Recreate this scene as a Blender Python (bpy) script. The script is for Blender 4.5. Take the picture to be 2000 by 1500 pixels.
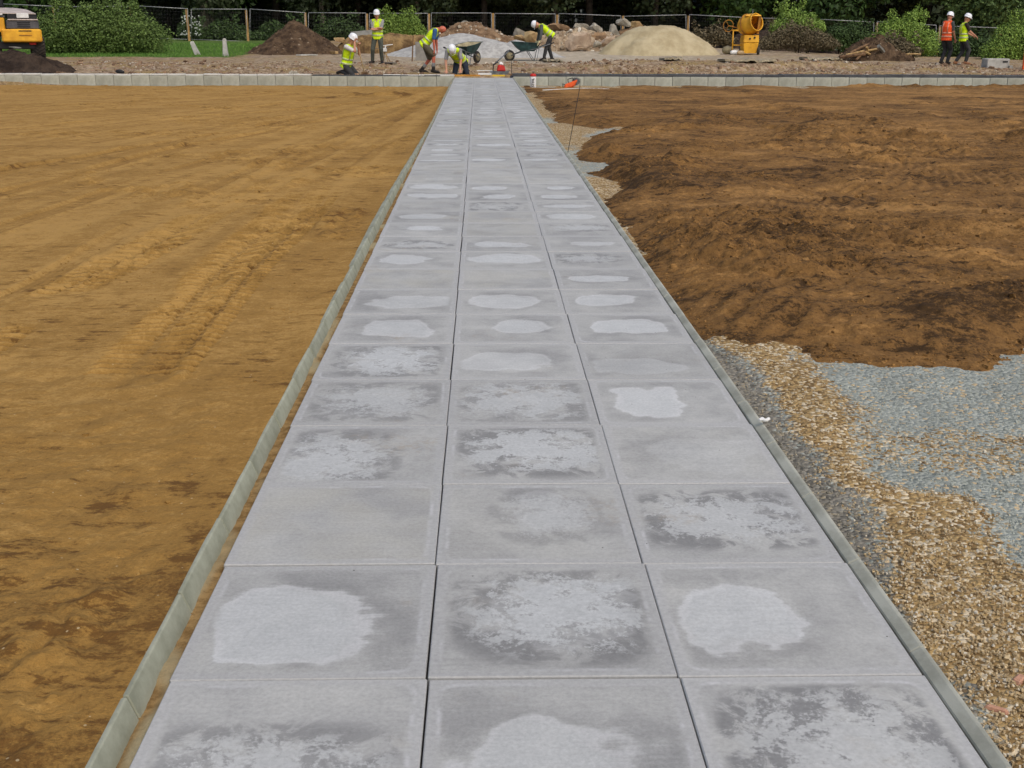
import bpy, bmesh, math, random
import numpy as np
from mathutils import Vector, Matrix
random.seed(7)
rng = np.random.default_rng(7)
SC = bpy.context.scene
COL = SC.collection
for _o in list(bpy.data.objects):
    bpy.data.objects.remove(_o, do_unlink=True)

# ------------------------------------------------------------------ camera
CAM_H = 1.47
FPX = 2225.0
ROLL = 0.0036
_y = np.array([-66.0, 695.0, FPX]); _y /= np.linalg.norm(_y)        # path direction in (right, up, forward)
_b = np.array([1.0, -ROLL, 0.0])
_x = _b - _b.dot(_y) * _y; _x /= np.linalg.norm(_x)
_z = np.cross(_b, _y); _z /= np.linalg.norm(_z)
if _z[1] < 0: _z = -_z
RIGHT = np.array([_x[0], _y[0], _z[0]]); UP = np.array([_x[1], _y[1], _z[1]]); FWD = np.array([_x[2], _y[2], _z[2]])
cam_data = bpy.data.cameras.new('camera')
cam_data.sensor_width = 36.0
cam_data.lens = FPX / 2000 * 36.0
cam_data.clip_start = 0.05
cam_data.clip_end = 3000.0
cam = bpy.data.objects.new('camera', cam_data)
COL.objects.link(cam)
cam.matrix_world = Matrix(((RIGHT[0], UP[0], -FWD[0], 0), (RIGHT[1], UP[1], -FWD[1], 0), (RIGHT[2], UP[2], -FWD[2], CAM_H), (0, 0, 0, 1)))
SC.camera = cam

# ------------------------------------------------------------------ light: overcast day
SUN_EL, SUN_AZ = math.radians(52), math.radians(150)     # azimuth from +Y clockwise: behind the camera, to the right
world = bpy.data.worlds.new('World')
SC.world = world
world.use_nodes = True
wn = world.node_tree.nodes
sky = wn.new('ShaderNodeTexSky')
sky.sky_type = 'NISHITA'
sky.sun_disc = False
sky.sun_elevation = SUN_EL
sky.sun_rotation = SUN_AZ
sky.air_density = 1.0
sky.dust_density = 4.0
sky.ozone_density = 1.0
bg = wn['Background']
bg.inputs['Strength'].default_value = 0.14
world.node_tree.links.new(sky.outputs['Color'], bg.inputs['Color'])
sun_data = bpy.data.lights.new('sun', 'SUN')
sun_data.energy = 1.0
sun_data.angle = math.radians(42)
sun_data.color = (1.0, 0.95, 0.87)
sun = bpy.data.objects.new('sun', sun_data)
COL.objects.link(sun)
_sd = Vector((math.sin(SUN_AZ) * math.cos(SUN_EL), math.cos(SUN_AZ) * math.cos(SUN_EL), math.sin(SUN_EL)))
sun.rotation_euler = _sd.to_track_quat('Z', 'Y').to_euler()
sun.location = (0, -5, 20)
SC.view_settings.view_transform = 'Standard'
SC.view_settings.look = 'None'
SC.view_settings.exposure = 0.09
SC.view_settings.gamma = 1.0
SC.view_settings.use_curve_mapping = False
SC.render.engine = 'CYCLES'
SC.cycles.max_bounces = 6
SC.cycles.use_denoising = True

# ------------------------------------------------------------------ helpers: noise, terrain, rays
def _hash(ix, iy, s):
    h = (ix.astype(np.int64) * 374761393 + iy.astype(np.int64) * 668265263 + s * 974634777) & 0xFFFFFFFF
    h = ((h ^ (h >> 13)) * 1274126177) & 0xFFFFFFFF
    h = (h ^ (h >> 16)) & 0xFFFFFFFF
    return h / 4294967295.0

def vn(x, y, s=0):
    x = np.asarray(x, float); y = np.asarray(y, float)
    ix = np.floor(x); iy = np.floor(y)
    fx = x - ix; fy = y - iy
    fx = fx * fx * fx * (fx * (fx * 6 - 15) + 10); fy = fy * fy * fy * (fy * (fy * 6 - 15) + 10)
    a = _hash(ix, iy, s); b = _hash(ix + 1, iy, s); c = _hash(ix, iy + 1, s); d = _hash(ix + 1, iy + 1, s)
    return ((a + (b - a) * fx) * (1 - fy) + (c + (d - c) * fx) * fy) * 2 - 1

def fbm(x, y, o=4, s=0, gain=0.5):
    r = 0; a = 1.0; f = 1.0; t = 0
    for i in range(o):
        r = r + a * vn(x * f + i * 17.3, y * f - i * 9.1, s + i); t += a
        a *= gain; f *= 2.03
    return r / t

def ss(x, a, b):
    t = np.clip((np.asarray(x, float) - a) / (b - a), 0, 1)
    return t * t * (3 - 2 * t)

YEND = 37.0

def gz(x, y, detail=True):
    """height of the ground beyond the wall"""
    x = np.asarray(x, float); y = np.asarray(y, float)
    z = 0.02 + 0.18 * ss(y, 38.2, 43.0) + np.interp(y, [43, 52, 70, 120, 400], [0, .10, .50, .7, 1.0])
    z = z - 0.9 * ss(x, 9, 30) * ss(y, 50, 68)
    if detail:
        k = ss(y, 37.6, 38.6) * (1 - ss(y, 60, 75))
        z = z + k * (0.035 * fbm(x * .8, y * .8, 4, 11) + (0.09 * np.abs(fbm(x * 2.3, y * 1.6, 4, 12)) - .02) * (1 - ss(y, 41.5, 45)))
        edge = ss(y, 40.6 + .8 * vn(x * .35, x * 0, 14), 41.1 + .8 * vn(x * .35, x * 0, 14)) * (1 - ss(y, 42, 47))
        z = z + 0.15 * edge * ss(x, 3.0, 5.0) * (1 - ss(x, 12.5, 14.5)) + .03 * edge * ss(x, 0, 1)
        z = z - 0.55 * (1 - ss(y, 37.05, 37.25))
    else:
        z = np.where(y < 37.1, -.5, z)
    return z

def ray(px, py):
    d = FWD * FPX + RIGHT * (px - 1000.0) + UP * (750.0 - py)
    return d / d[1]                                       # per metre of Y

def pt(px, py, Y):
    d = ray(px, py)
    return Vector((d[0] * Y, Y, CAM_H + d[2] * Y))

def plane(px, py, z=0.0):
    d = ray(px, py)
    t = (z - CAM_H) / d[2]
    return Vector((d[0] * t, t, z))

def at(px, py):
    """where the view through a photo pixel meets the ground beyond the wall"""
    d = ray(px, py)
    for t in np.arange(37.4, 130, 0.1):
        g = float(gz(np.array(d[0] * t), np.array(t)))
        if CAM_H + d[2] * t <= g:
            return Vector((d[0] * t, t, g))
    return Vector((d[0] * 80, 80, float(gz(d[0] * 80, 80.0))))

def gnd(x, y):
    return float(gz(np.array(float(x)), np.array(float(y))))

MX = lambda Y: Y / 2331.0            # metres per photo pixel, sideways and upright, at distance Y
MZ = lambda Y: Y / 2442.0

# ------------------------------------------------------------------ helpers: objects
def tag(o, label=None, cat=None, group=None, kind=None):
    if label: o['label'] = label
    if cat: o['category'] = cat
    if group: o['group'] = group
    if kind: o['kind'] = kind
    return o

def thing(name, label, cat, loc=(0, 0, 0), rz=0.0, group=None):
    o = bpy.data.objects.new(name, None)
    o.empty_display_size = 0.2
    COL.objects.link(o)
    o.location = loc
    o.rotation_euler = (0, 0, rz)
    return tag(o, label, cat, group)

def link(name, me, mat=None, parent=None, loc=None, rot=None, scale=None):
    o = bpy.data.objects.new(name, me)
    COL.objects.link(o)
    if mat is not None and len(me.materials) == 0:
        for m in (mat if isinstance(mat, (list, tuple)) else [mat]): me.materials.append(m)
    if parent is not None: o.parent = parent
    if loc is not None: o.location = loc
    if rot is not None: o.rotation_euler = rot
    if scale is not None: o.scale = scale
    return o

def copy_tree(o, parent=None):
    c = o.copy(); COL.objects.link(c)
    c.parent = parent
    for ch in [k for k in bpy.data.objects if k.parent == o]:
        copy_tree(ch, c)
    return c

def np_mesh(name, V, F, smooth=True, attrs=None):
    """V (n,3), F (m,k) all faces with k corners"""
    V = np.asarray(V, np.float32); F = np.asarray(F, np.int32)
    me = bpy.data.meshes.new(name)
    n, m, k = len(V), len(F), F.shape[1]
    me.vertices.add(n); me.loops.add(m * k); me.polygons.add(m)
    me.vertices.foreach_set('co', V.ravel())
    me.loops.foreach_set('vertex_index', F.ravel())
    me.polygons.foreach_set('loop_start', np.arange(0, m * k, k, dtype=np.int32))
    me.polygons.foreach_set('use_smooth', np.full(m, smooth, dtype=bool))
    if attrs:
        for a, v in attrs.items():
            at_ = me.attributes.new(a, 'FLOAT', 'POINT')
            at_.data.foreach_set('value', np.asarray(v, np.float32).ravel())
    me.update(calc_edges=True)
    me.validate()
    return me

def grid_mesh(name, X, Y, Z, attrs=None, keep=None):
    nr, nc = X.shape
    V = np.stack([X, Y, Z], -1).reshape(-1, 3)
    i = np.arange(nr * nc).reshape(nr, nc)
    F = np.stack([i[:-1, :-1], i[:-1, 1:], i[1:, 1:], i[1:, :-1]], -1).reshape(-1, 4)
    if keep is not None:
        k = keep.reshape(-1)
        F = F[k[F].any(1)]
        used = np.zeros(len(V), bool); used[F] = True
        idx = np.cumsum(used) - 1
        V = V[used]; F = idx[F]
        if attrs: attrs = {a: np.asarray(v).reshape(-1)[used] for a, v in attrs.items()}
    # normal up
    a, b, c = V[F[0, 0]], V[F[0, 1]], V[F[0, 2]]
    if np.cross(b - a, c - a)[2] < 0: F = F[:, ::-1]
    return np_mesh(name, V, F, True, attrs)

class MB:
    """collects shapes; build() links them as one mesh object"""
    def __init__(s): s.v = []; s.f = []; s.mi = []; s.cur = 0
    def add(s, vs, fs):
        b = len(s.v)
        s.v += [tuple(v) for v in vs]
        s.f += [tuple(b + i for i in f) for f in fs]
        s.mi += [s.cur] * len(fs)
    def box(s, x0, x1, y0, y1, z0, z1, M=None):
        vs = [Vector((x, y, z)) for z in (z0, z1) for y in (y0, y1) for x in (x0, x1)]
        if M is not None: vs = [M @ v for v in vs]
        s.add(vs, [(0, 2, 3, 1), (4, 5, 7, 6), (0, 1, 5, 4), (2, 6, 7, 3), (0, 4, 6, 2), (1, 3, 7, 5)])
    def hexa(s, bot, top):
        s.add(list(bot) + list(top), [(3, 2, 1, 0), (4, 5, 6, 7), (0, 1, 5, 4), (1, 2, 6, 5), (2, 3, 7, 6), (3, 0, 4, 7)])
    def loft(s, rings, closed=True, cap=True):
        n = len(rings[0]); b = len(s.v)
        s.v += [tuple(p) for r in rings for p in r]
        fs = []
        for i in range(len(rings) - 1):
            for j in range(n if closed else n - 1):
                k = (j + 1) % n
                fs.append((b + i * n + j, b + i * n + k, b + (i + 1) * n + k, b + (i + 1) * n + j))
        if cap:
            fs.append(tuple(b + j for j in range(n))[::-1])
            fs.append(tuple(b + (len(rings) - 1) * n + j for j in range(n)))
        s.f += fs; s.mi += [s.cur] * len(fs)
    def tube(s, pts, rad, n=8, lat=None):
        """tapered tube through pts; rad float, list, or list of (rx, ry); lat = sideways axis of rx"""
        pts = [Vector(p) for p in pts]
        if not isinstance(rad, (list, tuple)): rad = [rad] * len(pts)
        rings = []
        ref = Vector(lat) if lat is not None else None
        for i, p in enumerate(pts):
            d = (pts[min(i + 1, len(pts) - 1)] - pts[max(i - 1, 0)]).normalized()
            if ref is None:
                ref = Vector((1, 0, 0)) if abs(d.x) < .8 else Vector((0, 1, 0))
            u = (ref - d * ref.dot(d)).normalized(); w = d.cross(u)
            ref = u if lat is None else Vector(lat)
            r = rad[i]; rx, ry = r if isinstance(r, (tuple, list)) else (r, r)
            rings.append([p + u * rx * math.cos(2 * math.pi * j / n) + w * ry * math.sin(2 * math.pi * j / n) for j in range(n)])
        s.loft(rings)
    def capsule(s, a, ra, b, rb, n=10):
        a = Vector(a); b = Vector(b); d = (b - a)
        L = d.length; d = d / L if L > 1e-6 else Vector((0, 0, 1))
        pts = []; rs = []
        for t in (1.0, .7, .35): pts.append(a - d * ra * t); rs.append(ra * math.sqrt(max(1 - t * t, .01)))
        pts.append(a); rs.append(ra); pts.append(b); rs.append(rb)
        for t in (.35, .7, 1.0): pts.append(b + d * rb * t); rs.append(rb * math.sqrt(max(1 - t * t, .01)))
        s.tube(pts, rs, n)
    def ball(s, c, r, n=10, M=None):
        c = Vector(c); r = r if isinstance(r, (tuple, list)) else (r, r, r)
        rings = []
        for i in range(n // 2 + 1):
            t = math.pi * (i + .02) / (n // 2 + .04)
            ring = []
            for j in range(n):
                v = Vector((r[0] * math.sin(t) * math.cos(2 * math.pi * j / n), r[1] * math.sin(t) * math.sin(2 * math.pi * j / n), -r[2] * math.cos(t)))
                if M is not None: v = M @ v
                ring.append(c + v)
            rings.append(ring)
        s.loft(rings)
    def lathe(s, prof, c, axis=(0, 0, 1), n=20, cap=True):
        """prof: list of (radius, height along axis)"""
        q = Vector((0, 0, 1)).rotation_difference(Vector(axis).normalized()); c = Vector(c)
        s.loft([[c + q @ Vector((r * math.cos(2 * math.pi * j / n), r * math.sin(2 * math.pi * j / n), h)) for j in range(n)] for r, h in prof], True, cap)
    def mesh(s, name, smooth=False):
        me = bpy.data.meshes.new(name)
        me.from_pydata(s.v, [], s.f)
        me.polygons.foreach_set('material_index', np.array(s.mi, np.int32))
        if smooth: me.polygons.foreach_set('use_smooth', np.ones(len(s.f), bool))
        bm = bmesh.new(); bm.from_mesh(me)
        bmesh.ops.recalc_face_normals(bm, faces=bm.faces)
        bm.to_mesh(me); bm.free()
        me.update()
        return me
    def build(s, name, mat, parent=None, smooth=False, bevel=0.0, loc=None, rot=None):
        me = s.mesh(name, smooth)
        if bevel:
            bm = bmesh.new(); bm.from_mesh(me)
            bmesh.ops.bevel(bm, geom=bm.edges[:], offset=bevel, segments=1, affect='EDGES', clamp_overlap=True)
            bm.to_mesh(me); bm.free()
        return link(name, me, mat, parent, loc, rot)

def remeshed(mb, name, mat, parent, voxel=0.012, smooth=6):
    """one continuous skin over overlapping closed shapes"""
    o = mb.build(name, mat, parent)
    r = o.modifiers.new('remesh', 'REMESH'); r.mode = 'VOXEL'; r.voxel_size = voxel; r.use_smooth_shade = True
    if smooth:
        m = o.modifiers.new('smooth', 'SMOOTH'); m.factor = 0.5; m.iterations = smooth
    dg = bpy.context.evaluated_depsgraph_get()
    me = bpy.data.meshes.new_from_object(o.evaluated_get(dg))
    o.modifiers.clear()
    old = o.data; o.data = me; bpy.data.meshes.remove(old)
    if len(me.materials) == 0: me.materials.append(mat)
    return o

# ------------------------------------------------------------------ helpers: materials
class G:
    def __init__(s, name):
        s.m = bpy.data.materials.new(name); s.m.use_nodes = True
        s.t = s.m.node_tree; s.n = s.t.nodes
        s.b = s.n['Principled BSDF']
        s.b.inputs['Roughness'].default_value = .9
    def node(s, typ, **kw):
        n = s.n.new(typ)
        for k, v in kw.items(): setattr(n, k, v)
        return n
    def put(s, sock, v):
        if hasattr(v, 'is_linked'): s.t.links.new(v, sock)
        elif v is not None: sock.default_value = v
    def math(s, op, a, b=None, c=None, clamp=False):
        n = s.node('ShaderNodeMath', operation=op, use_clamp=clamp)
        for i, v in enumerate((a, b, c)):
            if v is not None: s.put(n.inputs[i], v)
        return n.outputs[0]
    def vmath(s, op, a, b=None):
        n = s.node('ShaderNodeVectorMath', operation=op)
        s.put(n.inputs[0], a)
        if b is not None: s.put(n.inputs[1], b)
        return n.outputs['Vector'] if op not in ('LENGTH', 'DOT_PRODUCT') else n.outputs['Value']
    def obj(s): return s.node('ShaderNodeTexCoord').outputs['Object']
    def rnd(s): return s.node('ShaderNodeObjectInfo').outputs['Random']
    def scale(s, v, sc):
        return s.vmath('MULTIPLY', v, sc if isinstance(sc, tuple) else (sc, sc, sc))
    def noise(s, v, sc, det=4, rough=.55, dist=0.0):
        n = s.node('ShaderNodeTexNoise')
        s.put(n.inputs['Vector'], v); n.inputs['Scale'].default_value = sc
        n.inputs['Detail'].default_value = det; n.inputs['Roughness'].default_value = rough
        n.inputs['Distortion'].default_value = dist
        return n.outputs['Fac']
    def sep(s, v):
        n = s.node('ShaderNodeSeparateXYZ'); s.put(n.inputs[0], v); return n.outputs
    def comb(s, x, y, z):
        n = s.node('ShaderNodeCombineXYZ')
        for i, v in enumerate((x, y, z)): s.put(n.inputs[i], v)
        return n.outputs[0]
    def smooth(s, x, a, b):
        n = s.node('ShaderNodeMapRange', interpolation_type='SMOOTHSTEP')
        s.put(n.inputs['Value'], x); s.put(n.inputs['From Min'], a); s.put(n.inputs['From Max'], b)
        return n.outputs['Result']
    def mix(s, f, a, b, mode='MIX'):
        n = s.node('ShaderNodeMix', data_type='RGBA', blend_type=mode)
        s.put(n.inputs['Factor'], f)
        s.put(n.inputs[6], (*a, 1) if isinstance(a, tuple) and len(a) == 3 else a)
        s.put(n.inputs[7], (*b, 1) if isinstance(b, tuple) and len(b) == 3 else b)
        return n.outputs[2]
    def attr(s, name, typ='GEOMETRY'):
        return s.node('ShaderNodeAttribute', attribute_name=name, attribute_type=typ).outputs
    def bump(s, h, strength=.5, dist=.01):
        n = s.node('ShaderNodeBump')
        n.inputs['Strength'].default_value = strength; n.inputs['Distance'].default_value = dist
        s.put(n.inputs['Height'], h)
        s.t.links.new(n.outputs[0], s.b.inputs['Normal'])
    def done(s, col, rough=None, spec=None, metal=None):
        s.put(s.b.inputs['Base Color'], (*col, 1) if isinstance(col, tuple) and len(col) == 3 else col)
        if rough is not None: s.put(s.b.inputs['Roughness'], rough)
        if spec is not None: s.b.inputs['Specular IOR Level'].default_value = spec
        if metal is not None: s.b.inputs['Metallic'].default_value = metal
        return s.m

def lin(r, g, b):
    f = lambda c: c / 255 / 12.92 if c / 255 <= .04045 else ((c / 255 + .055) / 1.055) ** 2.4
    return (f(r), f(g), f(b))

_MC = {}
def mat(name, col, col2=None, scale=3.0, rough=.85, spec=.3, metal=0.0, bump=None, rnd=0.0, lo=.35, hi=.65):
    """plain weathered material: two colours mixed by noise, optional bump (scale, strength, dist) and shift per object"""
    if name in _MC: return _MC[name]
    g = G(name); v = g.obj()
    col2 = col2 or tuple(c * .72 for c in col)
    f = g.smooth(g.noise(v, scale, 6, .65), lo, hi)
    c = g.mix(f, col, col2)
    if rnd:
        k = g.math('MULTIPLY_ADD', g.rnd(), 2 * rnd, 1 - rnd)
        c = g.mix(1.0, c, g.comb(k, k, k), 'MULTIPLY')
    if bump: g.bump(g.noise(v, bump[0], 6, .65), bump[1], bump[2])
    _MC[name] = g.done(c, rough, spec, metal)
    return _MC[name]

# ================================================================== SETTING
SK = 0.0126                                   # the slab rows lie a touch out of square
XL, XR = -0.735, 1.055                        # edges of the paving
def zleft(x, y):  return 0.018 - 0.30 * ss(y, 4, 36)
def zright(x, y): return -0.055 - 0.21 * ss(y, 7, 36)

# ---- materials of the ground
def soil_material(name, dry, mid, damp_tone, fine, sc, pebbles=.5, contrast=1.0, broad=1.5):
    g = G(name); v = g.obj()
    d = g.attr('damp_tone')['Fac']
    n1 = g.noise(g.scale(v, (.8, 1.6, 1)), sc, 7, .62)
    n2 = g.noise(v, 34, 5, .7)
    n3 = g.noise(v, 7.0, 6, .7)
    f = g.math('ADD', g.math('MULTIPLY_ADD', g.math('SUBTRACT', n1, .5), broad * contrast, .30), g.math('MULTIPLY', g.math('SUBTRACT', n3, .5), 1.0 * contrast))
    f = g.math('ADD', f, g.math('MULTIPLY', g.math('SUBTRACT', n2, .5), .95 * contrast))
    f = g.math('ADD', f, g.math('MULTIPLY', g.math('SUBTRACT', g.noise(v, 95, 3, .7), .5), .7 * contrast))
    f = g.math('ADD', f, g.math('MULTIPLY', d, .6), clamp=True)
    sc1 = g.noise(g.scale(v, (1.0, 2.4, 1)), 5.5, 8, .72); sc2 = g.noise(v, 1.1, 3, .5)
    scf = g.math('MULTIPLY', g.smooth(sc1, .51, .66), g.smooth(sc2, .38, .58))
    f = g.math('ADD', f, g.math('MULTIPLY', scf, .75))
    c = g.mix(g.smooth(f, 0.0, .5), dry, mid)
    c = g.mix(g.smooth(f, .5, 1.05), c, damp_tone)
    vo = g.node('ShaderNodeTexVoronoi'); g.put(vo.inputs['Vector'], v); vo.inputs['Scale'].default_value = 42
    sp = g.sep(vo.outputs['Color'])
    peb = g.math('MULTIPLY', g.math('GREATER_THAN', sp[0], .965), g.math('LESS_THAN', vo.outputs['Distance'], .15))
    c = g.mix(g.math('MULTIPLY', peb, pebbles), c, fine)
    h = g.math('MULTIPLY_ADD', n2, .55, g.math('MULTIPLY', g.noise(v, 110, 3, .7), .35))
    h = g.math('ADD', h, g.math('MULTIPLY', n3, .9))
    g.bump(h, .75, .02)
    return g.done(c, .95, .15)

m_sand = soil_material('sandy_soil', lin(174, 137, 77), lin(149, 114, 59), lin(106, 76, 38), lin(196, 178, 140), .9, .6, 1.15, .75)
m_topsoil = soil_material('topsoil', lin(156, 118, 69), lin(121, 89, 50), lin(63, 46, 26), lin(150, 125, 90), 1.3, .35, 1.45, 1.2)

def clods(name, n, where, sizes, mat_, zf, label_kind='stuff', flat=.6, sd=1):
    """angular little lumps joined in one mesh: n positions from where(n) -> x, y"""
    r = np.random.default_rng(sd)
    x, y = where(r, n); n = len(x)
    s = sizes(r, n, y)
    base = np.array([[-1, -1, -1], [1, -1, -1], [1, 1, -1], [-1, 1, -1], [-1, -1, 1], [1, -1, 1], [1, 1, 1], [-1, 1, 1]], float) * .58
    B = base[None] * (1 + r.uniform(-.38, .38, (n, 8, 3)))
    top = r.uniform(.45, .95, (n, 1, 1)); B[:, 4:, :2] *= top
    B[:, :, 2] *= flat
    B *= s[:, None, None] * .5
    B[:, :, 0] *= r.uniform(.75, 1.3, (n, 1))
    a = r.uniform(0, 2 * np.pi, n); b = r.normal(0, .35, n)
    ca, sa = np.cos(a)[:, None], np.sin(a)[:, None]; cb, sb = np.cos(b)[:, None], np.sin(b)[:, None]
    X, Y, Z = B[..., 0], B[..., 1], B[..., 2]
    Y, Z = Y * cb - Z * sb, Y * sb + Z * cb
    X, Y = X * ca - Y * sa, X * sa + Y * ca
    V = np.stack([X + x[:, None], Y + y[:, None], Z + (zf(x, y) + s * flat * .18)[:, None]], -1).reshape(-1, 3)
    f = np.array([[3, 2, 1, 0], [4, 5, 6, 7], [0, 1, 5, 4], [1, 2, 6, 5], [2, 3, 7, 6], [3, 0, 4, 7]])
    F = (f[None] + (np.arange(n) * 8)[:, None, None]).reshape(-1, 4)
    tone = np.repeat(r.uniform(0, 1, n), 8)
    o = link(name, np_mesh(name, V, F, False, {'tone': tone, 'damp_tone': np.repeat(r.uniform(-.3, .8, n), 8)}), mat_)
    return tag(o, kind=label_kind)

# ---- ground: one sheet out to the horizon, detailed beyond the wall
def axis(parts):
    out = []
    for a, b, st in parts: out.append(np.arange(a, b, st))
    return np.unique(np.round(np.concatenate(out), 4))
gx = axis([(-500, -100, 40), (-100, -30, 4), (-30, -22, .5), (-22, 26, .13), (26, 34, .5), (34, 100, 4), (100, 541, 40)])
gy = axis([(-200, -10, 20), (-10, 36.5, 2), (36.5, 37.0, .1), (37.0, 46, .09), (46, 60, .2), (60, 80, .6), (80, 140, 4), (140, 700, 40)])
GX, GY = np.meshgrid(gx, gy)
GZ = gz(GX, GY)
lawn = ss(GX + .5 * vn(GX * 2.1, GY * 2.1, 31), -13.2 - 30, -13.0 - 30) * (1 - ss(GX + .35 * vn(GX * 3, GY * 3, 32), -10.6, -10.2)) * ss(GY + .3 * vn(GX * 2.7, GY * 2.7, 33) , 49.5, 50.1)
pale = np.exp(-((GX - 4) / 9.0) ** 2) * ss(GY, 42.0, 44.5) * (1 - ss(GY, 60, 66))
def site_material():
    g = G('rubble_ground'); v = g.obj()
    n1 = g.noise(v, .7, 6, .65); n2 = g.noise(g.scale(v, (1, .55, 1)), 4.5, 6, .72); n3 = g.noise(v, 16, 4, .7)
    c = g.mix(g.smooth(n2, .36, .64), lin(176, 156, 128), lin(112, 90, 68))
    c = g.mix(g.smooth(n1, .45, .62), c, lin(148, 126, 84))
    c = g.mix(g.math('MULTIPLY', g.smooth(n3, .54, .62), .55), c, lin(60, 48, 38))  # dark flecks put the shade of the bank's hollows into the colour
    vo = g.node('ShaderNodeTexVoronoi'); g.put(vo.inputs['Vector'], g.scale(v, (1, .6, 1))); vo.inputs['Scale'].default_value = 7
    sp = g.sep(vo.outputs['Color'])
    st = g.math('MULTIPLY', g.math('GREATER_THAN', sp[0], .75), g.math('LESS_THAN', vo.outputs['Distance'], .45))
    c = g.mix(g.math('MULTIPLY', st, .7), c, g.mix(sp[1], lin(150, 110, 88), lin(172, 158, 140)))
    pl = g.mix(g.smooth(n2, .3, .7), lin(190, 180, 160), lin(164, 152, 132))
    c = g.mix(g.math('MULTIPLY', g.attr('pale')['Fac'], .85), c, pl)
    gr = g.mix(g.smooth(n2, .35, .65), lin(74, 96, 44), lin(92, 112, 56))
    c = g.mix(g.attr('lawn')['Fac'], c, gr)
    g.bump(g.math('ADD', n3, n2), .6, .05)
    return g.done(c, .95, .15)
tag(link('ground', grid_mesh('ground', GX, GY, GZ, {'lawn': lawn, 'pale': pale}), site_material()), kind='structure')

# ---- lawn: grass blades standing on the green part of the ground
def blades(name, x, y, z, h, mat_, r):
    n = len(x); a = r.uniform(0, 2 * np.pi, n); w = h * .16
    dx, dy = np.cos(a) * w, np.sin(a) * w
    lx, ly = r.normal(0, .35, n) * h, r.normal(0, .35, n) * h
    V = np.stack([np.stack([x - dx, y - dy, z], -1), np.stack([x + dx, y + dy, z], -1), np.stack([x + lx, y + ly, z + h], -1)], 1).reshape(-1, 3)
    F = np.arange(n * 3).reshape(-1, 3)
    return tag(link(name, np_mesh(name, V, F, False), mat_), kind='stuff')
m_grass = mat('grass_blades', lin(70, 108, 38), lin(104, 138, 58), 2.0, .8)
r_ = np.random.default_rng(5)
_x = r_.uniform(-26, -10.3, 26000); _y = r_.uniform(49.7, 66, 26000)
tag(blades('grass', _x, _y, gz(_x, _y) - .01, r_.uniform(.05, .13, len(_x)), m_grass, r_), 'mown green grass between the hedge and the brown soil heap', 'grass')

# ---- sandy field on the left
def seg_dist(X, Y, P):
    """distance to a polyline, arc length along it, signed side"""
    best = np.full(X.shape, 1e9); arc = np.zeros(X.shape); side = np.zeros(X.shape); a0 = 0
    for (x0, y0), (x1, y1) in zip(P[:-1], P[1:]):
        dx, dy = x1 - x0, y1 - y0; L = math.hypot(dx, dy)
        t = np.clip(((X - x0) * dx + (Y - y0) * dy) / (L * L), 0, 1)
        ex, ey = X - x0 - t * dx, Y - y0 - t * dy
        d = np.hypot(ex, ey); m = d < best
        best = np.where(m, d, best); arc = np.where(m, a0 + t * L, arc)
        side = np.where(m, (dx * ey - dy * ex) / L, side); a0 += L
    return best, arc, side

def smooth_line(pts, n=6):
    P = np.array(pts, float)
    out = []
    for i in range(len(P) - 1):
        p0, p1, p2, p3 = P[max(i - 1, 0)], P[i], P[i + 1], P[min(i + 2, len(P) - 1)]
        for t in np.linspace(0, 1, n, endpoint=False):
            out.append(.5 * ((2 * p1) + (-p0 + p2) * t + (2 * p0 - 5 * p1 + 4 * p2 - p3) * t * t + (-p0 + 3 * p1 - 3 * p2 + p3) * t ** 3))
    out.append(P[-1])
    return [tuple(p) for p in out]

def fieldpt(px, py, side='L'):
    z = 0.0
    for _ in range(6):
        p = plane(px, py, z); z = float((zleft if side == 'L' else zright)(p.x, p.y))
    return (p.x, p.y)

NR, NC = 1150, 270
yy = 1.15 * (36.98 / 1.15) ** np.linspace(0, 1, NR)
tt = np.linspace(0, 1, NC)
Y = np.repeat(yy[:, None], NC, 1)
X = -0.8085 - tt[None, :] * (.5 * yy[:, None] + 1.0)
ext = np.array([1.12, 1.4, 2.2, 4, 8])
X = np.concatenate([X, -0.8085 - ext[None, :] * (.5 * yy[:, None] + 1.0) - np.array([0, .5, 2, 6, 20])[None, :]], 1)
Y = np.repeat(yy[:, None], X.shape[1], 1)
Y = np.where(Y > 36, Y - .010 * X * ss(Y, 36, 36.98), Y)
Z = zleft(X, Y) + .028 * fbm(X * .5, Y * .35, 3, 1) * ss(-X, .85, 2.0)
dist_k = -X - .8
damp_tone = -.03 + .14 * fbm(X * .6, Y * .35, 3, 41) + .45 * np.exp(-dist_k / .45) * (.4 + .8 * (fbm(X * 1.1, Y * .5, 3, 42) + .3)) * (1 - .5 * ss(Y, 10, 25))
damp_tone += .22 * (1 - ss(Y, 2.2, 4.8)) + .1 * (1 - ss(Y, 4.0, 7.5)) - .08
# old streaks that follow the way the machines drove (round towards the far end of the path)
ang = np.arctan2(X + .5, 41 - Y); rad = np.hypot(X + .5, 41 - Y)
st = fbm(ang * 95, rad * .10, 3, 44) + .5 * fbm(ang * 260, rad * .3, 2, 45)
Z += .010 * st * ss(Y, 4, 9) * (1 - ss(-X, .35 * Y + 8, .45 * Y + 12) * .5)
damp_tone += .42 * st * ss(Y, 3.5, 8)
pale_near = 1.3 * np.exp(-((X + 2.1 + .02 * Y) / 1.0) ** 2) * ss(Y, 4.5, 7) * (1 - ss(Y, 13, 22))
damp_tone -= .30 * pale_near * (.4 + fbm(X * 1.3, Y * .7, 3, 46))
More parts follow.
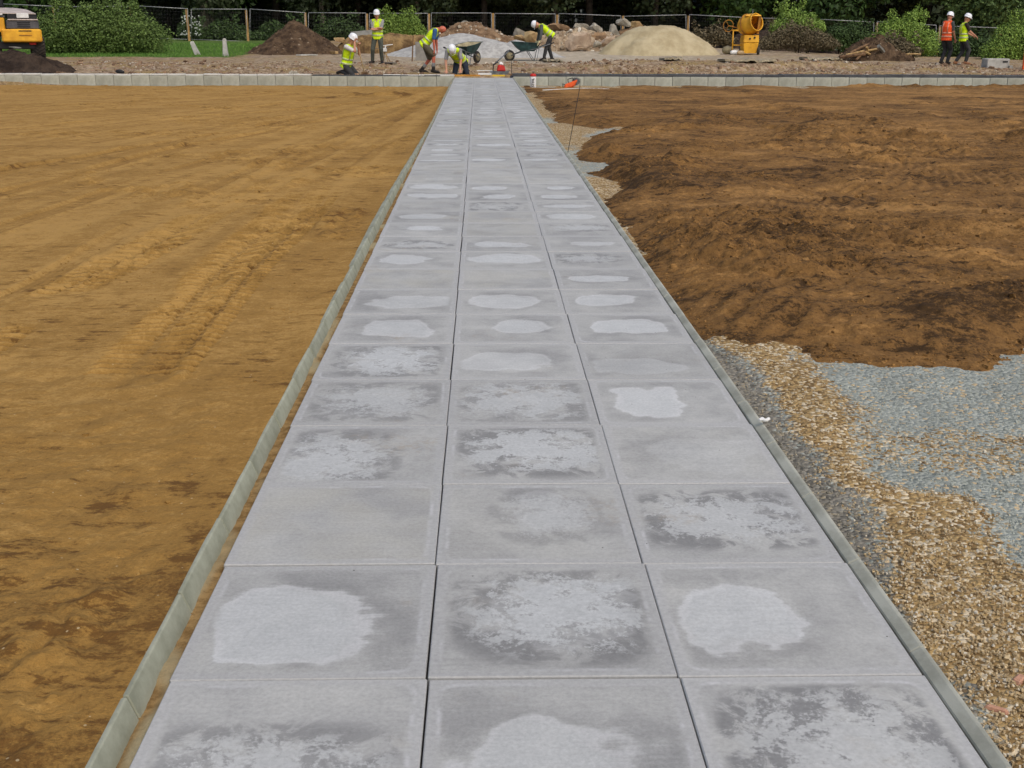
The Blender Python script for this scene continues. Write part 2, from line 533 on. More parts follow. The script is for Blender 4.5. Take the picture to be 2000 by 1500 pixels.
# torn, crumbly patches
cp = ss(fbm(X * .9 + 3, Y * .55, 4, 50) + .25 * (1 - ss(Y, 2.5, 5.5)) + .10 * np.exp(-dist_k / .5), .13, .42)
Z += cp * (.042 * np.abs(fbm(X * 5, Y * 5, 4, 51)) + .020 * fbm(X * 14, Y * 14, 3, 52)) + .0035 * fbm(X * 9, Y * 9, 3, 53)
near = (1 - ss(Y, 3.0, 6.0))
Z += near * (.040 * np.abs(fbm(X * 1.9 + .3 * Y, Y * 2.4, 4, 54)) + .018 * np.abs(fbm(X * 7, Y * 7, 3, 55))) * ss(-X, .82, 1.1)
damp_tone += .45 * cp * (fbm(X * 5, Y * 4, 3, 56) + .25)
TRACKS = [  # photo pixels along each wheel track, half width, depth, tread
    ([(250, 735), (330, 640), (440, 520), (545, 430), (640, 340), (720, 280), (800, 225)], .20, .006, 1),
    ([(325, 735), (405, 640), (505, 520), (600, 430), (680, 340), (750, 280)], .11, .003, 1),
    ([(-90, 700), (80, 590), (230, 520), (350, 455), (480, 375), (600, 310), (720, 250), (840, 200)], .20, .006, 1),
    ([(-90, 620), (60, 560), (200, 480), (380, 385), (560, 300), (700, 245)], .10, .008, 0),
    ([(-60, 392), (120, 350), (300, 300), (480, 265), (640, 235), (840, 195)], .16, .014, 0),
    ([(-60, 345), (120, 315), (260, 290), (420, 262), (600, 228), (800, 188)], .13, .014, 0),
    ([(-60, 260), (150, 238), (360, 228), (560, 215), (720, 200)], .16, .014, 0),
    ([(-60, 470), (100, 415), (260, 360), (400, 318), (560, 276)], .12, .008, 0),
    ([(-60, 215), (160, 205), (330, 205), (480, 212), (560, 200), (700, 185)], .18, .012, 0),
    ([(560, 330), (640, 300), (720, 262), (800, 215), (850, 180)], .14, .008, 1),
]
for pix, hw, dep, tread in TRACKS:
    P = smooth_line([fieldpt(*p) for p in pix], 5)
    d, s, sd = seg_dist(X, Y, P)
    k = 1 - ss(d, hw * .75, hw * 1.0)
    br = ss(fbm(X * .9, Y * .5, 3, int(60 + hw * 100)) , -.45, .10)
    Z -= 1.7 * dep * k * br
    Z += 1.7 * dep * .55 * np.exp(-((d - hw * 1.12) / (hw * .16)) ** 2) * br       # pushed-up edges
    if tread:
        bar = np.sin(2 * np.pi * (s / .082 + np.abs(sd) * 1.2))
        fade = (1 - ss(Y, 9, 12)) * ss(br, 0, .5) * ss(fbm(X * 1.4, Y * .8, 2, 63), -.6, -.15)
        bar = ss(bar, -.3, .5) * 2 - 1
        Z += .019 * bar * k * fade * (np.abs(sd) > .022)
        damp_tone += .34 * k * br - .40 * bar * k * fade  # tone follows the tread: bars lighter, grooves between them darker
        Z += .006 * np.exp(-(sd / .02) ** 2) * k * fade
    else:
        damp_tone += .42 * k * br * (.6 + .8 * np.cos(sd / hw * 6.0) ** 2)
# a low dark spoil ridge near the wall
q = np.array([fieldpt(640, 189), fieldpt(785, 188)])
d, s, sd = seg_dist(X, Y, [tuple(q[0]), tuple(q[1])])
rid = np.exp(-(d / .5) ** 2) * ss(s, 0, .8) * (1 - ss(s, 1.9, 2.4))
Z += rid * (.10 + .06 * fbm(X * 3, Y * 3, 3, 70)); damp_tone += 1.1 * np.exp(-(d / .45) ** 2) * ss(fbm(X * 2, Y * 1, 2, 71) + .3, 0, .3)
capz = .0290 - .30 * ss(Y, 4, 36) + .0035 * fbm(X * 4, Y * 4, 3, 72)
Z = capz + (Z - capz) * ss(dist_k, .015, .22)
tag(link('sandy_field', grid_mesh('sandy_field', X, Y, Z, {'damp_tone': damp_tone}), m_sand), kind='structure')
def zl_full(x, y): return zleft(x, y) + .028 * fbm(x * .5, y * .35, 3, 1) * ss(-x, .85, 2.0)
def where_l(r, n):
    y = 1.3 / (1 - r.uniform(0, 1, n) * (1 - 1.3 / 16)); x = -.84 - r.uniform(0, 1, n) * (.5 * y + .9)
    k = fbm(x * .9 + 3, y * .55, 4, 50) + .35 * (1 - ss(y, 2.5, 5.5)) + .2 * np.exp(-(-x - .8) / .4) > r.uniform(-.05, .5, n)
    return x[k], y[k]
tag(clods('soil_crumbs', 22000, where_l, lambda r, n, y: r.uniform(.005, .017, n) * (1 + .9 * (r.uniform(0, 1, n) > .96)), m_sand, zl_full, sd=3),
    'small crumbs of brown soil lying on the sandy field left of the path', 'soil')

# ---- gravel bed on the right and the topsoil tipped over it
NR, NC = 500, 180
yy = 0.9 * (36.98 / 0.9) ** np.linspace(0, 1, NR)
tt = np.linspace(0, 1, NC)
wid = .5 * yy[:, None] + 1.1
X = np.concatenate([1.096 + tt[None, :] * wid, 1.096 + np.array([1.12, 1.4, 2.2, 4, 8])[None, :] * wid + np.array([0, .5, 2, 6, 20])[None, :]], 1)
Y = np.repeat(yy[:, None], X.shape[1], 1)
Y = np.where(Y > 36, Y - .010 * X * ss(Y, 36, 36.98), Y)
gl = smooth_line([fieldpt(*p, 'R') for p in [(1385, 668), (1440, 720), (1490, 775), (1540, 830), (1580, 880), (1640, 945), (1672, 1040), (1745, 1180), (1850, 1330), (1925, 1430), (2010, 1540)]], 4)
gr_ = smooth_line([fieldpt(*p, 'R') for p in [(1590, 690), (1600, 750), (1660, 800), (1700, 860), (1712, 930), (1850, 985), (1930, 1075), (2010, 1135), (2100, 1180)]], 4)
gl = np.array(sorted(gl, key=lambda p: p[1])); gr_ = np.array(sorted(gr_, key=lambda p: p[1]))
def gravel_masks(x, y):
    jl = .10 * fbm(x * 4, y * 4, 3, 81); jr = .16 * fbm(x * 3.2, y * 3.2, 4, 82)
    xl = np.interp(y, gl[:, 1], gl[:, 0]); xr = np.interp(y, gr_[:, 1], gr_[:, 0])
    a = ss(x + jl - xl, -.11, .11)                     # right of the dark chips
    b = ss(x + jr - xr, -.13, .14)                     # right of the tan strip: crushed grey stone
    tan2 = .42 * ss(fbm(x * 1.1, y * 1.5, 4, 83), .12, .35)
    return a * (1 - b) + a * b * tan2, a * b * (1 - tan2), 1 - a
tan, blue, dark = gravel_masks(X, Y)
far_t = ss(Y, 7.5, 8.5)
tan = tan * (1 - far_t) + far_t * ss(fbm(X * 1.4, Y * .7, 3, 84) + .15, -.1, .2)
dark = dark * (1 - far_t)
ZG = zright(X, Y) + .012 * fbm(X * 1.6, Y * 1.6, 4, 85) + .016 * tan + .006 * fbm(X * 14, Y * 14, 2, 86)
def gravel_material():
    g = G('gravel'); v = g.obj()
    vo = g.node('ShaderNodeTexVoronoi'); g.put(vo.inputs['Vector'], v); vo.inputs['Scale'].default_value = 62
    sp = g.sep(vo.outputs['Color'])
    n = g.noise(v, 3.5, 5, .65); nf = g.noise(v, 150, 2, .6)
    blue_ = g.mix(sp[0], lin(170, 174, 164), lin(132, 137, 128))
    blue_ = g.mix(g.math('GREATER_THAN', sp[1], .90), blue_, lin(190, 170, 135))
    tan_ = g.mix(sp[0], lin(182, 154, 104), lin(116, 90, 54))
    tan_ = g.mix(g.math('GREATER_THAN', sp[1], .78), tan_, lin(205, 190, 160))
    dark_ = g.mix(sp[0], lin(146, 141, 128), lin(102, 99, 90))
    dark_ = g.mix(g.math('GREATER_THAN', sp[1], .9), dark_, lin(150, 140, 118))
    t = g.attr('tan')['Fac']; d = g.attr('dark')['Fac']
    j = g.math('MULTIPLY', g.math('SUBTRACT', sp[2], .5), .7)
    c = g.mix(g.smooth(g.math('ADD', t, j), .4, .6), blue_, tan_)
    c = g.mix(g.smooth(g.math('ADD', d, j), .4, .6), c, dark_)
    k = g.math('MULTIPLY_ADD', n, .7, .62)
    c = g.mix(1.0, c, g.comb(k, k, k), 'MULTIPLY')
    h = g.math('MULTIPLY_ADD', vo.outputs['Distance'], -1.0, g.math('MULTIPLY', nf, .3))
    g.bump(h, .9, .012)
    return g.done(c, .9, .25)
tag(link('gravel_bed', grid_mesh('gravel_bed', X, Y, ZG, {'tan': tan, 'dark': dark}), gravel_material()), kind='structure')

edge_px = [(1000, 150), (1022, 175), (1050, 205), (1075, 232), (1105, 247), (1160, 252), (1215, 252), (1150, 268), (1125, 292), (1130, 312), (1175, 318), (1190, 330), (1150, 338),
           (1170, 350), (1198, 362), (1192, 380), (1170, 395), (1192, 440), (1229, 500), (1268, 565), (1314, 628), (1362, 664), (1400, 672), (1440, 686), (1500, 684), (1560, 690), (1600, 704), (1650, 706),
           (1700, 713), (1760, 714), (1850, 720), (1945, 728), (1965, 705), (2000, 692), (2100, 670), (2400, 700)]
edge = smooth_line([fieldpt(*p, 'R') for p in edge_px], 3)
edge = [(.9, 38.0)] + edge + [(edge[-1][0] + 6, edge[-1][1] + .5), (60, 12)]
# inside of the tipped soil: everything beyond / right of the line
EP = np.array(edge + [(60, 60), (.9, 60)])
def inside(Xa, Ya):
    c = np.zeros(Xa.shape, bool); x0, y0 = EP[-1]
    for x1, y1 in EP:
        if y1 != y0:
            m = ((y1 > Ya) != (y0 > Ya)) & (Xa < (x0 - x1) * (Ya - y1) / (y0 - y1) + x1)
            c ^= m
        x0, y0 = x1, y1
    return c
yr = 3.7 * (36.98 / 3.7) ** np.linspace(0, 1, 900); tt = np.linspace(0, 1, 330); NC = 330
wid = .5 * yr[:, None] + 1.1
Xs = np.concatenate([1.096 + tt[None, :] * wid, 1.096 + np.array([1.12, 1.4, 2.2, 4, 8])[None, :] * wid + np.array([0, .5, 2, 6, 20])[None, :]], 1)
Ys = np.repeat(yr[:, None], Xs.shape[1], 1)
Ys = np.where(Ys > 36, Ys - .010 * Xs * ss(Ys, 36, 36.98), Ys)
D, _, _ = seg_dist(Xs, Ys, edge)
D = np.where(inside(Xs, Ys), D, -D)
D = D + .06 * fbm(Xs * 5, Ys * 4, 4, 90) + .03 * fbm(Xs * 16, Ys * 14, 2, 91)
lobe = (.105 + .04 * fbm(Xs * .8, Ys * .7, 3, 92)) * (1 - .8 * ss(Ys, 24, 34))
wedge = .42 + .02 * Ys
body = ss(D, -.02, wedge) ** .75 * lobe - .14 * ss(-D, -.01, .10)
wx, wy = Xs + .35 * fbm(Xs * .5, Ys * .5, 3, 93), Ys + .35 * fbm(Xs * .5, Ys * .5, 3, 94)
fr = 1 - .8 * ss(Ys, 14, 34)
mound = .085 * fbm(wx * .55, wy * .42, 4, 95) * fr + .10 * np.maximum(0, fbm(wx * 1.0, wy * .75, 4, 96) - .05) * fr
cl = ss(fbm(wx * .8, wy * .5, 4, 97), .02, .28)
lump = cl * (.11 * np.abs(fbm(Xs * 3.0, Ys * 2.6, 4, 98)) + .05 * fbm(Xs * 8, Ys * 8, 3, 99)) * (1 - .55 * ss(Ys, 14, 30)) + .02 * np.abs(fbm(Xs * 6, Ys * 5, 4, 100))
# raked ridges left by the bucket teeth: curved, roughly across the view
ph = (Ys * 1.0 + .35 * Xs + .75 * fbm(Xs * .45, Ys * .45, 4, 101)) / .088
ra = ss(fbm(Xs * .55 + 9, Ys * .55, 3, 102), -.22, .08) * (1 - cl) * (1 - ss(Ys, 15, 24))
ra2 = ss(fbm(Xs * .5 - 4, Ys * .5 + 7, 3, 104), .16, .34) * (1 - cl) * (1 - ss(Ys, 15, 24))
ra = ra * (1 - ra2)
rake = .015 * ss(fbm(Xs * 1.7, Ys * 1.1, 3, 109), -.2, .25) * (2 * np.abs(((ph % 1) * 2 - 1)) - 1) * ra
ph2 = (Xs * .8 - .45 * Ys + .5 * fbm(Xs * .4, Ys * .4, 2, 103)) / .105
ra2 = ss(fbm(Xs * .5 - 4, Ys * .5 + 7, 3, 104), .16, .34) * (1 - cl) * (1 - ss(Ys, 15, 24))
rake = rake + .009 * ss(fbm(Xs * 1.9, Ys * 1.3, 3, 113), -.25, .2) * np.sin(2 * np.pi * ph2) * ra2
inn = ss(D, .0, .35)
ZT = zright(Xs, Ys) + body + (mound + lump + rake) * inn + (.016 * np.abs(fbm(Xs * 11, Ys * 10, 4, 105, .65)) + .008 * fbm(Xs * 27, Ys * 24, 2, 106)) * inn * (1 - .5 * ss(Ys, 12, 25))
far_cap = -.25 + .05 * fbm(Xs * 1.5, Ys * 0, 3, 107)
ZT = np.where(Ys > 35.0, ZT + (far_cap - ZT) * ss(Ys, 35.0, 36.4) * (Ys > 35.0), ZT)
kerbcap = zright(Xs, Ys) + .07 + .05 * ss(Xs, 1.10, 1.5) + 1.0 * ss(Xs, 1.25, 2.5)
ZT = np.minimum(ZT, kerbcap)
clump = np.exp(-((Ys + .01 * Xs - 36.45) / .22) ** 2) * ss(Xs, 11.2, 11.8)
ZT += clump * (.06 + .12 * np.abs(fbm(Xs * 2.5, Ys * 2.5, 3, 108)))
damp_toneT = .30 + .55 * fbm(wx * .8 + 1, wy * .45, 4, 110) + 2.0 * (mound + lump) - 16 * rake - .15 * ss(Ys, 20, 34) + .2 * clump  # tone follows the relief: ridge crests lighter, grooves and mounds darker
damp_toneT += .35 * (1 - ss(D, .05, 1.2)) - .35 * ss(fbm(Xs * .45 + 5, Ys * .9, 3, 112), .15, .45)
tag(link('topsoil_field', grid_mesh('topsoil_field', Xs, Ys, ZT, {'damp_tone': damp_toneT}, keep=(D > -.30)), m_topsoil), kind='structure')
TS = (Xs, Ys, ZT)
def zt_full(x, y):
    """height of the tipped soil, from its grid"""
    i = np.clip(np.searchsorted(yr, y) - 1, 0, len(yr) - 2)
    j = np.clip(((x - 1.096) / (.5 * yr[i] + 1.1) * (NC - 1)).astype(int), 0, NC - 2)
    return ZT[i, j]
def where_r(r, n):
    y = 3.9 / (1 - r.uniform(0, 1, n) * (1 - 3.9 / 24)); x = 1.16 + r.uniform(0, 1, n) * (.5 * y + .9)
    i = np.clip(np.searchsorted(yr, y) - 1, 0, len(yr) - 2)
    j = np.clip(((x - 1.096) / (.5 * yr[i] + 1.1) * (NC - 1)).astype(int), 0, NC - 2)
    k = (D[i, j] > .0) & ((cl[i, j] > r.uniform(-.12, 1.1, n)) | (D[i, j] < .12))
    return x[k], y[k]
tag(clods('soil_clods', 26000, where_r, lambda r, n, y: r.uniform(.01, .03, n) * (1 + 1.2 * (r.uniform(0, 1, n) > .95)) * (.7 + y / 25), m_topsoil, zt_full, sd=4),
    'dark clods of earth strewn over the raked brown topsoil right of the path', 'soil')

# ---- loose stones of the gravel bed
def stone_material(name, a, b, c_):
    g = G(name)
    t = g.attr('tone')['Fac']; n = g.noise(g.obj(), 120, 3, .6)
    c = g.mix(t, a, b); c = g.mix(g.math('GREATER_THAN', t, .86), c, c_)
    k = g.math('MULTIPLY_ADD', n, .6, .7)
    return g.done(g.mix(1.0, c, g.comb(k, k, k), 'MULTIPLY'), .95, .08)
ms_tan = stone_material('tan_gravel', lin(194, 174, 136), lin(140, 117, 84), lin(206, 198, 178))
ms_blue = stone_material('grey_crushed_stone', lin(182, 186, 175), lin(146, 150, 140), lin(194, 176, 146))
ms_dark = stone_material('dark_chippings', lin(154, 149, 134), lin(98, 95, 86), lin(170, 158, 134))
def where_g(which):
    def f(r, n):
        y = 1.5 / (1 - r.uniform(0, 1, n) * (1 - 1.5 / 9.0)); x = 1.105 + r.uniform(0, 1, n) ** 1.0 * (.5 * y + .9)
        m = gravel_masks(x, y)[which]
        ins = inside(x, y)
        k = (m > r.uniform(.1, .9, n)) & ~ins
        return x[k], y[k]
    return f
zg_full = lambda x, y: zright(x, y) + .012 * fbm(x * 1.6, y * 1.6, 4, 85) + .016 * gravel_masks(x, y)[0] + .002
sz = lambda a, b: (lambda r, n, y: r.uniform(a, b, n) * (1 + .45 * (r.uniform(0, 1, n) > .93)))
tag(clods('tan_gravel', 70000, where_g(0), sz(.0055, .0125), ms_tan, zg_full, sd=5, flat=.75), 'loose tan gravel in a strip beside the right kerb', 'gravel')
tag(clods('crushed_stone', 52000, where_g(1), sz(.0045, .0095), ms_blue, zg_full, sd=6, flat=.75), 'blue grey crushed stone right of the tan gravel strip', 'gravel')
tag(clods('dark_chippings', 40000, where_g(2), sz(.006, .013), ms_dark, zg_full, sd=8, flat=.75), 'dark grey chippings along the outside of the right kerb', 'gravel')

# ---- bedding under the slabs
bxs = np.linspace(-.80, 1.10, 12); bys = np.linspace(-.2, 36.95, 60)
BX, BY = np.meshgrid(bxs, bys)
tag(link('bedding', grid_mesh('bedding', BX, BY, np.full(BX.shape, -.056)), mat('bedding_mortar', lin(70, 66, 60), lin(44, 42, 40), 6.0)), kind='structure')
# strip of mortar and trodden sand between the left kerb and the slabs
hx = np.linspace(-.80, -.722, 9); hy = 1.0 * (36.9 / 1.0) ** np.linspace(0, 1, 900)
HX, HY = np.meshgrid(hx, hy)
mo = ss(fbm(HX * 6, HY * 2.2, 3, 121), .05, .35) * ss(fbm(HX * 0 + 3, HY * 1.3, 2, 122), -.45, 0)
HZ = -.030 + .008 * mo + .004 * fbm(HX * 25, HY * 25, 3, 123)
g = G('mortar_haunch'); v = g.obj()
c = g.mix(g.smooth(g.noise(v, 25, 4, .7), .35, .65), lin(156, 128, 84), lin(118, 92, 56))
c = g.mix(g.attr('mortar')['Fac'], c, g.mix(g.noise(v, 40, 4, .7), lin(176, 164, 130), lin(138, 126, 96)))
g.bump(g.noise(v, 70, 4, .7), .6, .01)
tag(link('mortar_strip', grid_mesh('mortar_strip', HX, HY, HZ, {'mortar': mo}), g.done(c, .95, .15)), kind='structure')

# ---- the path: every slab its own piece
def slab_material():
    g = G('concrete_slab'); v = g.obj()
    A = g.attr('blotch', 'OBJECT')['Vector']; B = g.attr('blotch_size', 'OBJECT')['Vector']; C = g.attr('tone', 'OBJECT')['Vector']
    cx, cy, seed = g.sep(A); sx, sy, crisp = g.sep(B); light, dark, base = g.sep(C)
    uv = g.scale(v, 1 / .3); ux, uy, _ = g.sep(uv)
    w = g.vmath('ADD', v, g.comb(g.math('MULTIPLY', seed, 13.1), g.math('MULTIPLY', seed, 7.7), seed))
    nL = g.noise(w, 4.5, 2, .5); nM = g.noise(w, 11, 7, .68, .4); nF = g.noise(w, 90, 4, .7); nB = g.noise(w, 3.2, 4, .55)
    nD = g.noise(g.vmath('ADD', w, (31.0, 5.0, 2.0)), 8, 7, .68, .5)
    ax = g.math('DIVIDE', g.math('ABSOLUTE', g.math('SUBTRACT', ux, cx)), sx)
    ay = g.math('DIVIDE', g.math('ABSOLUTE', g.math('SUBTRACT', uy, cy)), sy)
    d = g.math('POWER', g.math('ADD', g.math('POWER', ax, 2.6), g.math('POWER', ay, 2.6)), 1 / 2.6)
    dp = g.math('ADD', d, g.math('MULTIPLY', g.math('SUBTRACT', nL, .5), 1.5))
    dp = g.math('ADD', dp, g.math('MULTIPLY', g.math('SUBTRACT', nM, .5), .30))
    m = g.math('MAXIMUM', g.math('ABSOLUTE', ux), g.math('ABSOLUTE', uy))
    m2 = g.math('POWER', g.math('ADD', g.math('POWER', g.math('ABSOLUTE', ux), 16), g.math('POWER', g.math('ABSOLUTE', uy), 16)), 1 / 16)
    m2 = g.math('ADD', m2, g.math('MULTIPLY', g.math('SUBTRACT', nL, .5), .05))
    inner = g.math('SUBTRACT', 1, g.smooth(m2, .80, .90))
    stk0 = g.noise(g.scale(w, (3, 46, 1)), 1.0, 4, .6)
    dp = g.math('ADD', dp, g.math('MULTIPLY', g.math('SUBTRACT', stk0, .5), .22))
    pud = g.math('MULTIPLY', g.math('SUBTRACT', 1, g.smooth(dp, g.math('MULTIPLY_ADD', nB, -.9, 1.18), 1.03)), g.math('MULTIPLY_ADD', nM, .9, .45, clamp=True))
    fl = g.smooth(g.math('ADD', g.math('MULTIPLY', g.math('SUBTRACT', 1.05, d), .45), g.math('ADD', g.math('MULTIPLY', g.math('SUBTRACT', nM, .5), 2.6), g.math('MULTIPLY', g.math('SUBTRACT', nF, .5), .9))), -.06, .24)
    fl = g.math('MULTIPLY', fl, g.math('SUBTRACT', 1, g.smooth(d, 1.0, 1.5)))
    mixf = lambda a, b: g.math('ADD', g.math('MULTIPLY', a, g.math('SUBTRACT', 1, crisp)), g.math('MULTIPLY', b, crisp))
    li = g.math('MULTIPLY', mixf(pud, fl), inner)
    halo = g.math('MULTIPLY', g.smooth(dp, .93, 1.05), g.math('SUBTRACT', 1, g.smooth(dp, 1.05, 1.75)))
    sd = g.math('MULTIPLY', g.math('MULTIPLY', halo, g.smooth(nB, .38, .66)), .75)
    cd = g.math('MULTIPLY', g.smooth(g.math('ADD', nD, g.math('ADD', g.math('MULTIPLY', g.math('SUBTRACT', dark, .6), .14), g.math('MULTIPLY', g.math('SUBTRACT', nF, .5), .22))), .47, .58), g.math('SUBTRACT', 1, g.smooth(d, 1.35, 1.7)))
    da = g.math('MULTIPLY', g.math('MULTIPLY', mixf(sd, cd), inner), g.math('SUBTRACT', 1, li))
    c0 = g.mix(g.smooth(g.math('ADD', g.math('MULTIPLY', nB, .6), g.math('MULTIPLY', nD, .4)), .32, .68), lin(176, 176, 171), lin(152, 152, 149))
    c0 = g.mix(g.math('MULTIPLY', base, g.smooth(nL, .3, .7)), c0, lin(170, 168, 158))
    c0 = g.mix(g.smooth(m, .86, .97), c0, lin(169, 169, 166))
    c1 = g.mix(g.math('MULTIPLY', da, dark), c0, lin(126, 126, 124))
    lc = g.mix(g.smooth(nM, .35, .65), lin(194, 196, 194), lin(180, 182, 180))
    c1 = g.mix(g.math('MULTIPLY', li, light), c1, lc)
    rim = g.math('MULTIPLY', g.math('MULTIPLY', g.smooth(dp, .74, .90), g.math('SUBTRACT', 1, g.smooth(dp, .90, .97))), g.math('SUBTRACT', 1, crisp))
    c1 = g.mix(g.math('MULTIPLY', g.math('MULTIPLY', g.math('MULTIPLY', rim, inner), light), .45), c1, lin(208, 208, 207))
    fr = g.math('MULTIPLY', g.smooth(m2, .875, .91), g.math('SUBTRACT', 1, g.smooth(m2, .91, .945)))
    c1 = g.mix(g.math('MULTIPLY', g.math('MULTIPLY', fr, g.math('MULTIPLY', g.smooth(nD, .42, .62), g.smooth(nB, .35, .6))), .5), c1, lin(198, 198, 198))
    stk = g.noise(g.scale(w, (4, 75, 1)), 1.0, 3, .6)
    k = g.math('ADD', g.math('MULTIPLY', g.math('SUBTRACT', stk, .5), .16), g.math('MULTIPLY', g.math('SUBTRACT', nF, .5), .62))
    k = g.math('ADD', g.math('ADD', 1.0, k), g.math('MULTIPLY', g.math('SUBTRACT', g.rnd(), .5), .13))
    c1 = g.mix(1.0, c1, g.comb(k, k, k), 'MULTIPLY')
    wp = g.node('ShaderNodeNewGeometry').outputs['Position']
    dust = g.math('MULTIPLY', g.smooth(g.noise(wp, 1.7, 5, .65), .56, .74), g.smooth(g.noise(wp, 26, 4, .7), .42, .62))
    c1 = g.mix(g.math('MULTIPLY', dust, .34), c1, lin(150, 128, 92))
    vo = g.node('ShaderNodeTexVoronoi'); g.put(vo.inputs['Vector'], w); vo.inputs['Scale'].default_value = 42
    spk = g.math('MULTIPLY', g.math('GREATER_THAN', g.sep(vo.outputs['Color'])[0], .985), g.math('LESS_THAN', vo.outputs['Distance'], .12))
    c1 = g.mix(g.math('MULTIPLY', spk, .8), c1, lin(70, 66, 60))
    g.bump(g.math('ADD', nF, g.math('MULTIPLY', stk, .5)), .22, .004)
    return g.done(c1, g.math('MULTIPLY_ADD', nM, .2, .72), .3)
m_slab = slab_material()
mb = MB(); mb.box(-.3, .3, -.3, .3, -.05, 0)
slab_me = mb.mesh('slab')
bm = bmesh.new(); bm.from_mesh(slab_me); bmesh.ops.bevel(bm, geom=bm.edges[:], offset=.0028, segments=1, affect='EDGES'); bm.to_mesh(slab_me); bm.free()
slab_me.materials.append(m_slab)
path = thing('path', None, None, (0, 0, 0)); path['kind'] = 'structure'
del_ = None
CW = [(-.735, -.1305), (-.1265, .4675), (.4705, 1.055)]
# cx, cy, sx, sy, crisp, light, dark, base for the slabs nearest the camera (left, middle, right of each row)
NEAR = {
    1: [(-.1, -.35, .8, .5, .85, .55, .85, 0), (-.1, -.4, .85, .75, .1, .7, .55, 0), (.05, .05, .62, .6, .95, .42, 1.1, .1)],
    2: [(-.20, -.08, .72, .68, .0, .85, .6, 0), (.12, .08, .68, .62, .75, .95, .95, 0), (-.30, -.05, .58, .62, .12, .8, .55, .1)],
    3: [(0, 0, .5, .3, .2, .10, .12, .6), (.15, .15, .42, .5, .6, .55, .6, .2), (.05, .05, .8, .5, .95, .65, .9, 0)],
    4: [(-.35, -.2, .55, .7, .85, .75, .75, 0), (.1, .1, .72, .6, .95, .85, .85, 0), (.2, -.1, .7, .6, .3, .2, .35, .2)],
    5: [(.0, .0, .66, .6, .9, .6, .6, .1), (.05, .05, .75, .72, .9, .8, .55, 0), (-.2, .1, .62, .68, .1, .9, .6, 0)],
    6: [(.1, .05, .62, .68, .8, 1.0, .8, 0), (-.1, -.05, .70, .5, .1, .55, .45, 0), (-.2, -.3, .7, .45, .1, .4, .35, .1)],
    7: [(.05, -.05, .62, .62, .0, .75, .5, 0), (.1, .15, .48, .5, .15, .8, .65, 0), (.05, .1, .78, .5, .0, .95, .5, 0)],
    8: [(.1, -.05, .8, .45, .0, .65, .55, 0), (-.1, .0, .72, .6, .0, .75, .55, 0), (-.15, .1, .66, .45, .0, .85, .5, 0)],
}
rs = np.random.default_rng(21)
NROW = 58
for i in range(-1, NROW + 1):
    y0 = 2.368 - .6 * 2 + .601 * i          # near edge of row i; row 1 is cut by the foot of the photo
    if y0 + .6 > YEND + .05: break
    for j, (xa, xb) in enumerate(CW):
        if i in NEAR: p = NEAR[i][j]
        else:
            t = rs.uniform()
            if t < .62: p = (rs.uniform(-.25, .25), rs.uniform(-.2, .25), rs.uniform(.42, .8), rs.uniform(.26, .56), rs.choice([0, .1, .3]), rs.uniform(.75, 1.15), rs.uniform(.35, .8), 0)
            elif t < .82: p = (rs.uniform(-.25, .25), rs.uniform(-.25, .25), rs.uniform(.4, .75), rs.uniform(.3, .6), .9, rs.uniform(.4, .9), rs.uniform(.5, .9), 0)
            else: p = (0, 0, .6, .4, .3, .1, .2, rs.uniform(.2, .7))
            if i > 9: p = (p[0], p[1], min(.85, p[2] * 1.1), p[3]) + p[4:]
            if 17 <= i <= 19: p = p[:5] + (p[5] * .25, p[6] * .6, .4)
        xm = (xa + xb) / 2
        o = link('slab', slab_me, None, path, (xm + rs.normal(0, .001), y0 + .3 - SK * (xm - .16) + rs.normal(0, .0012), rs.uniform(-.0022, .0016)),
                 (rs.normal(0, .0012), rs.normal(0, .0012), -SK * .5 + rs.normal(0, .0014)), ((xb - xa) / .6, .9955, 1))
        o['blotch'] = [float(p[0]), float(p[1]), float(rs.uniform(0, 40))]
        o['blotch_size'] = [float(p[2]), float(p[3]), float(p[4])]
        o['tone'] = [float(p[5]), float(p[6]), float(p[7])]

# ---- kerb edgings along both sides: battered concrete units
m_kerb = mat('kerb_concrete', lin(164, 166, 147), lin(136, 138, 119), 5.0, .85, .3, 0, (60, .25, .004), .07)
m_kerb2 = mat('kerb_concrete_dull', lin(174, 174, 160), lin(146, 146, 132), 6.0, .85, .3, 0, (60, .25, .004), .07)
KL = .49
def kerb_mesh(prof, name):
    mb = MB()
    mb.loft([[(x, y, z) for x, z in prof] for y in (-KL / 2 + .0025, KL / 2 - .0025)])
    me = mb.mesh(name)
    bm = bmesh.new(); bm.from_mesh(me); bmesh.ops.bevel(bm, geom=bm.edges[:], offset=.003, segments=1, affect='EDGES'); bm.to_mesh(me); bm.free()
    return me
kl_me = kerb_mesh([(-.846, -.36), (-.772, -.36), (-.772, -.042), (-.799, .030), (-.805, .031), (-.846, .012)], 'kerb_stone')
kr_me = kerb_mesh([(1.060, -.36), (1.0975, -.36), (1.0975, .011), (1.087, .013), (1.060, -.003)], 'kerb_stone')
kl_me.materials.append(m_kerb); kr_me.materials.append(m_kerb2)
kerb_l = thing('kerb_left', None, None); kerb_l['kind'] = 'structure'
kerb_r = thing('kerb_right', None, None); kerb_r['kind'] = 'structure'
for i in range(75):
    y = .55 + KL * i
    if y > YEND - .2: break
    # the far left kerb drops a little below the slabs
    link('kerb_stone', kl_me, None, kerb_l, (rs.normal(0, .0015) + .05 * float(ss(y, 9, 20)) * .9, y, -.045 * float(ss(y, 8, 20)) + rs.normal(0, .001)), (0, 0, rs.normal(0, .002)))
    link('kerb_stone', kr_me, None, kerb_r, (rs.normal(0, .001), y + .2, rs.normal(0, .001)), (0, 0, rs.normal(0, .002)))

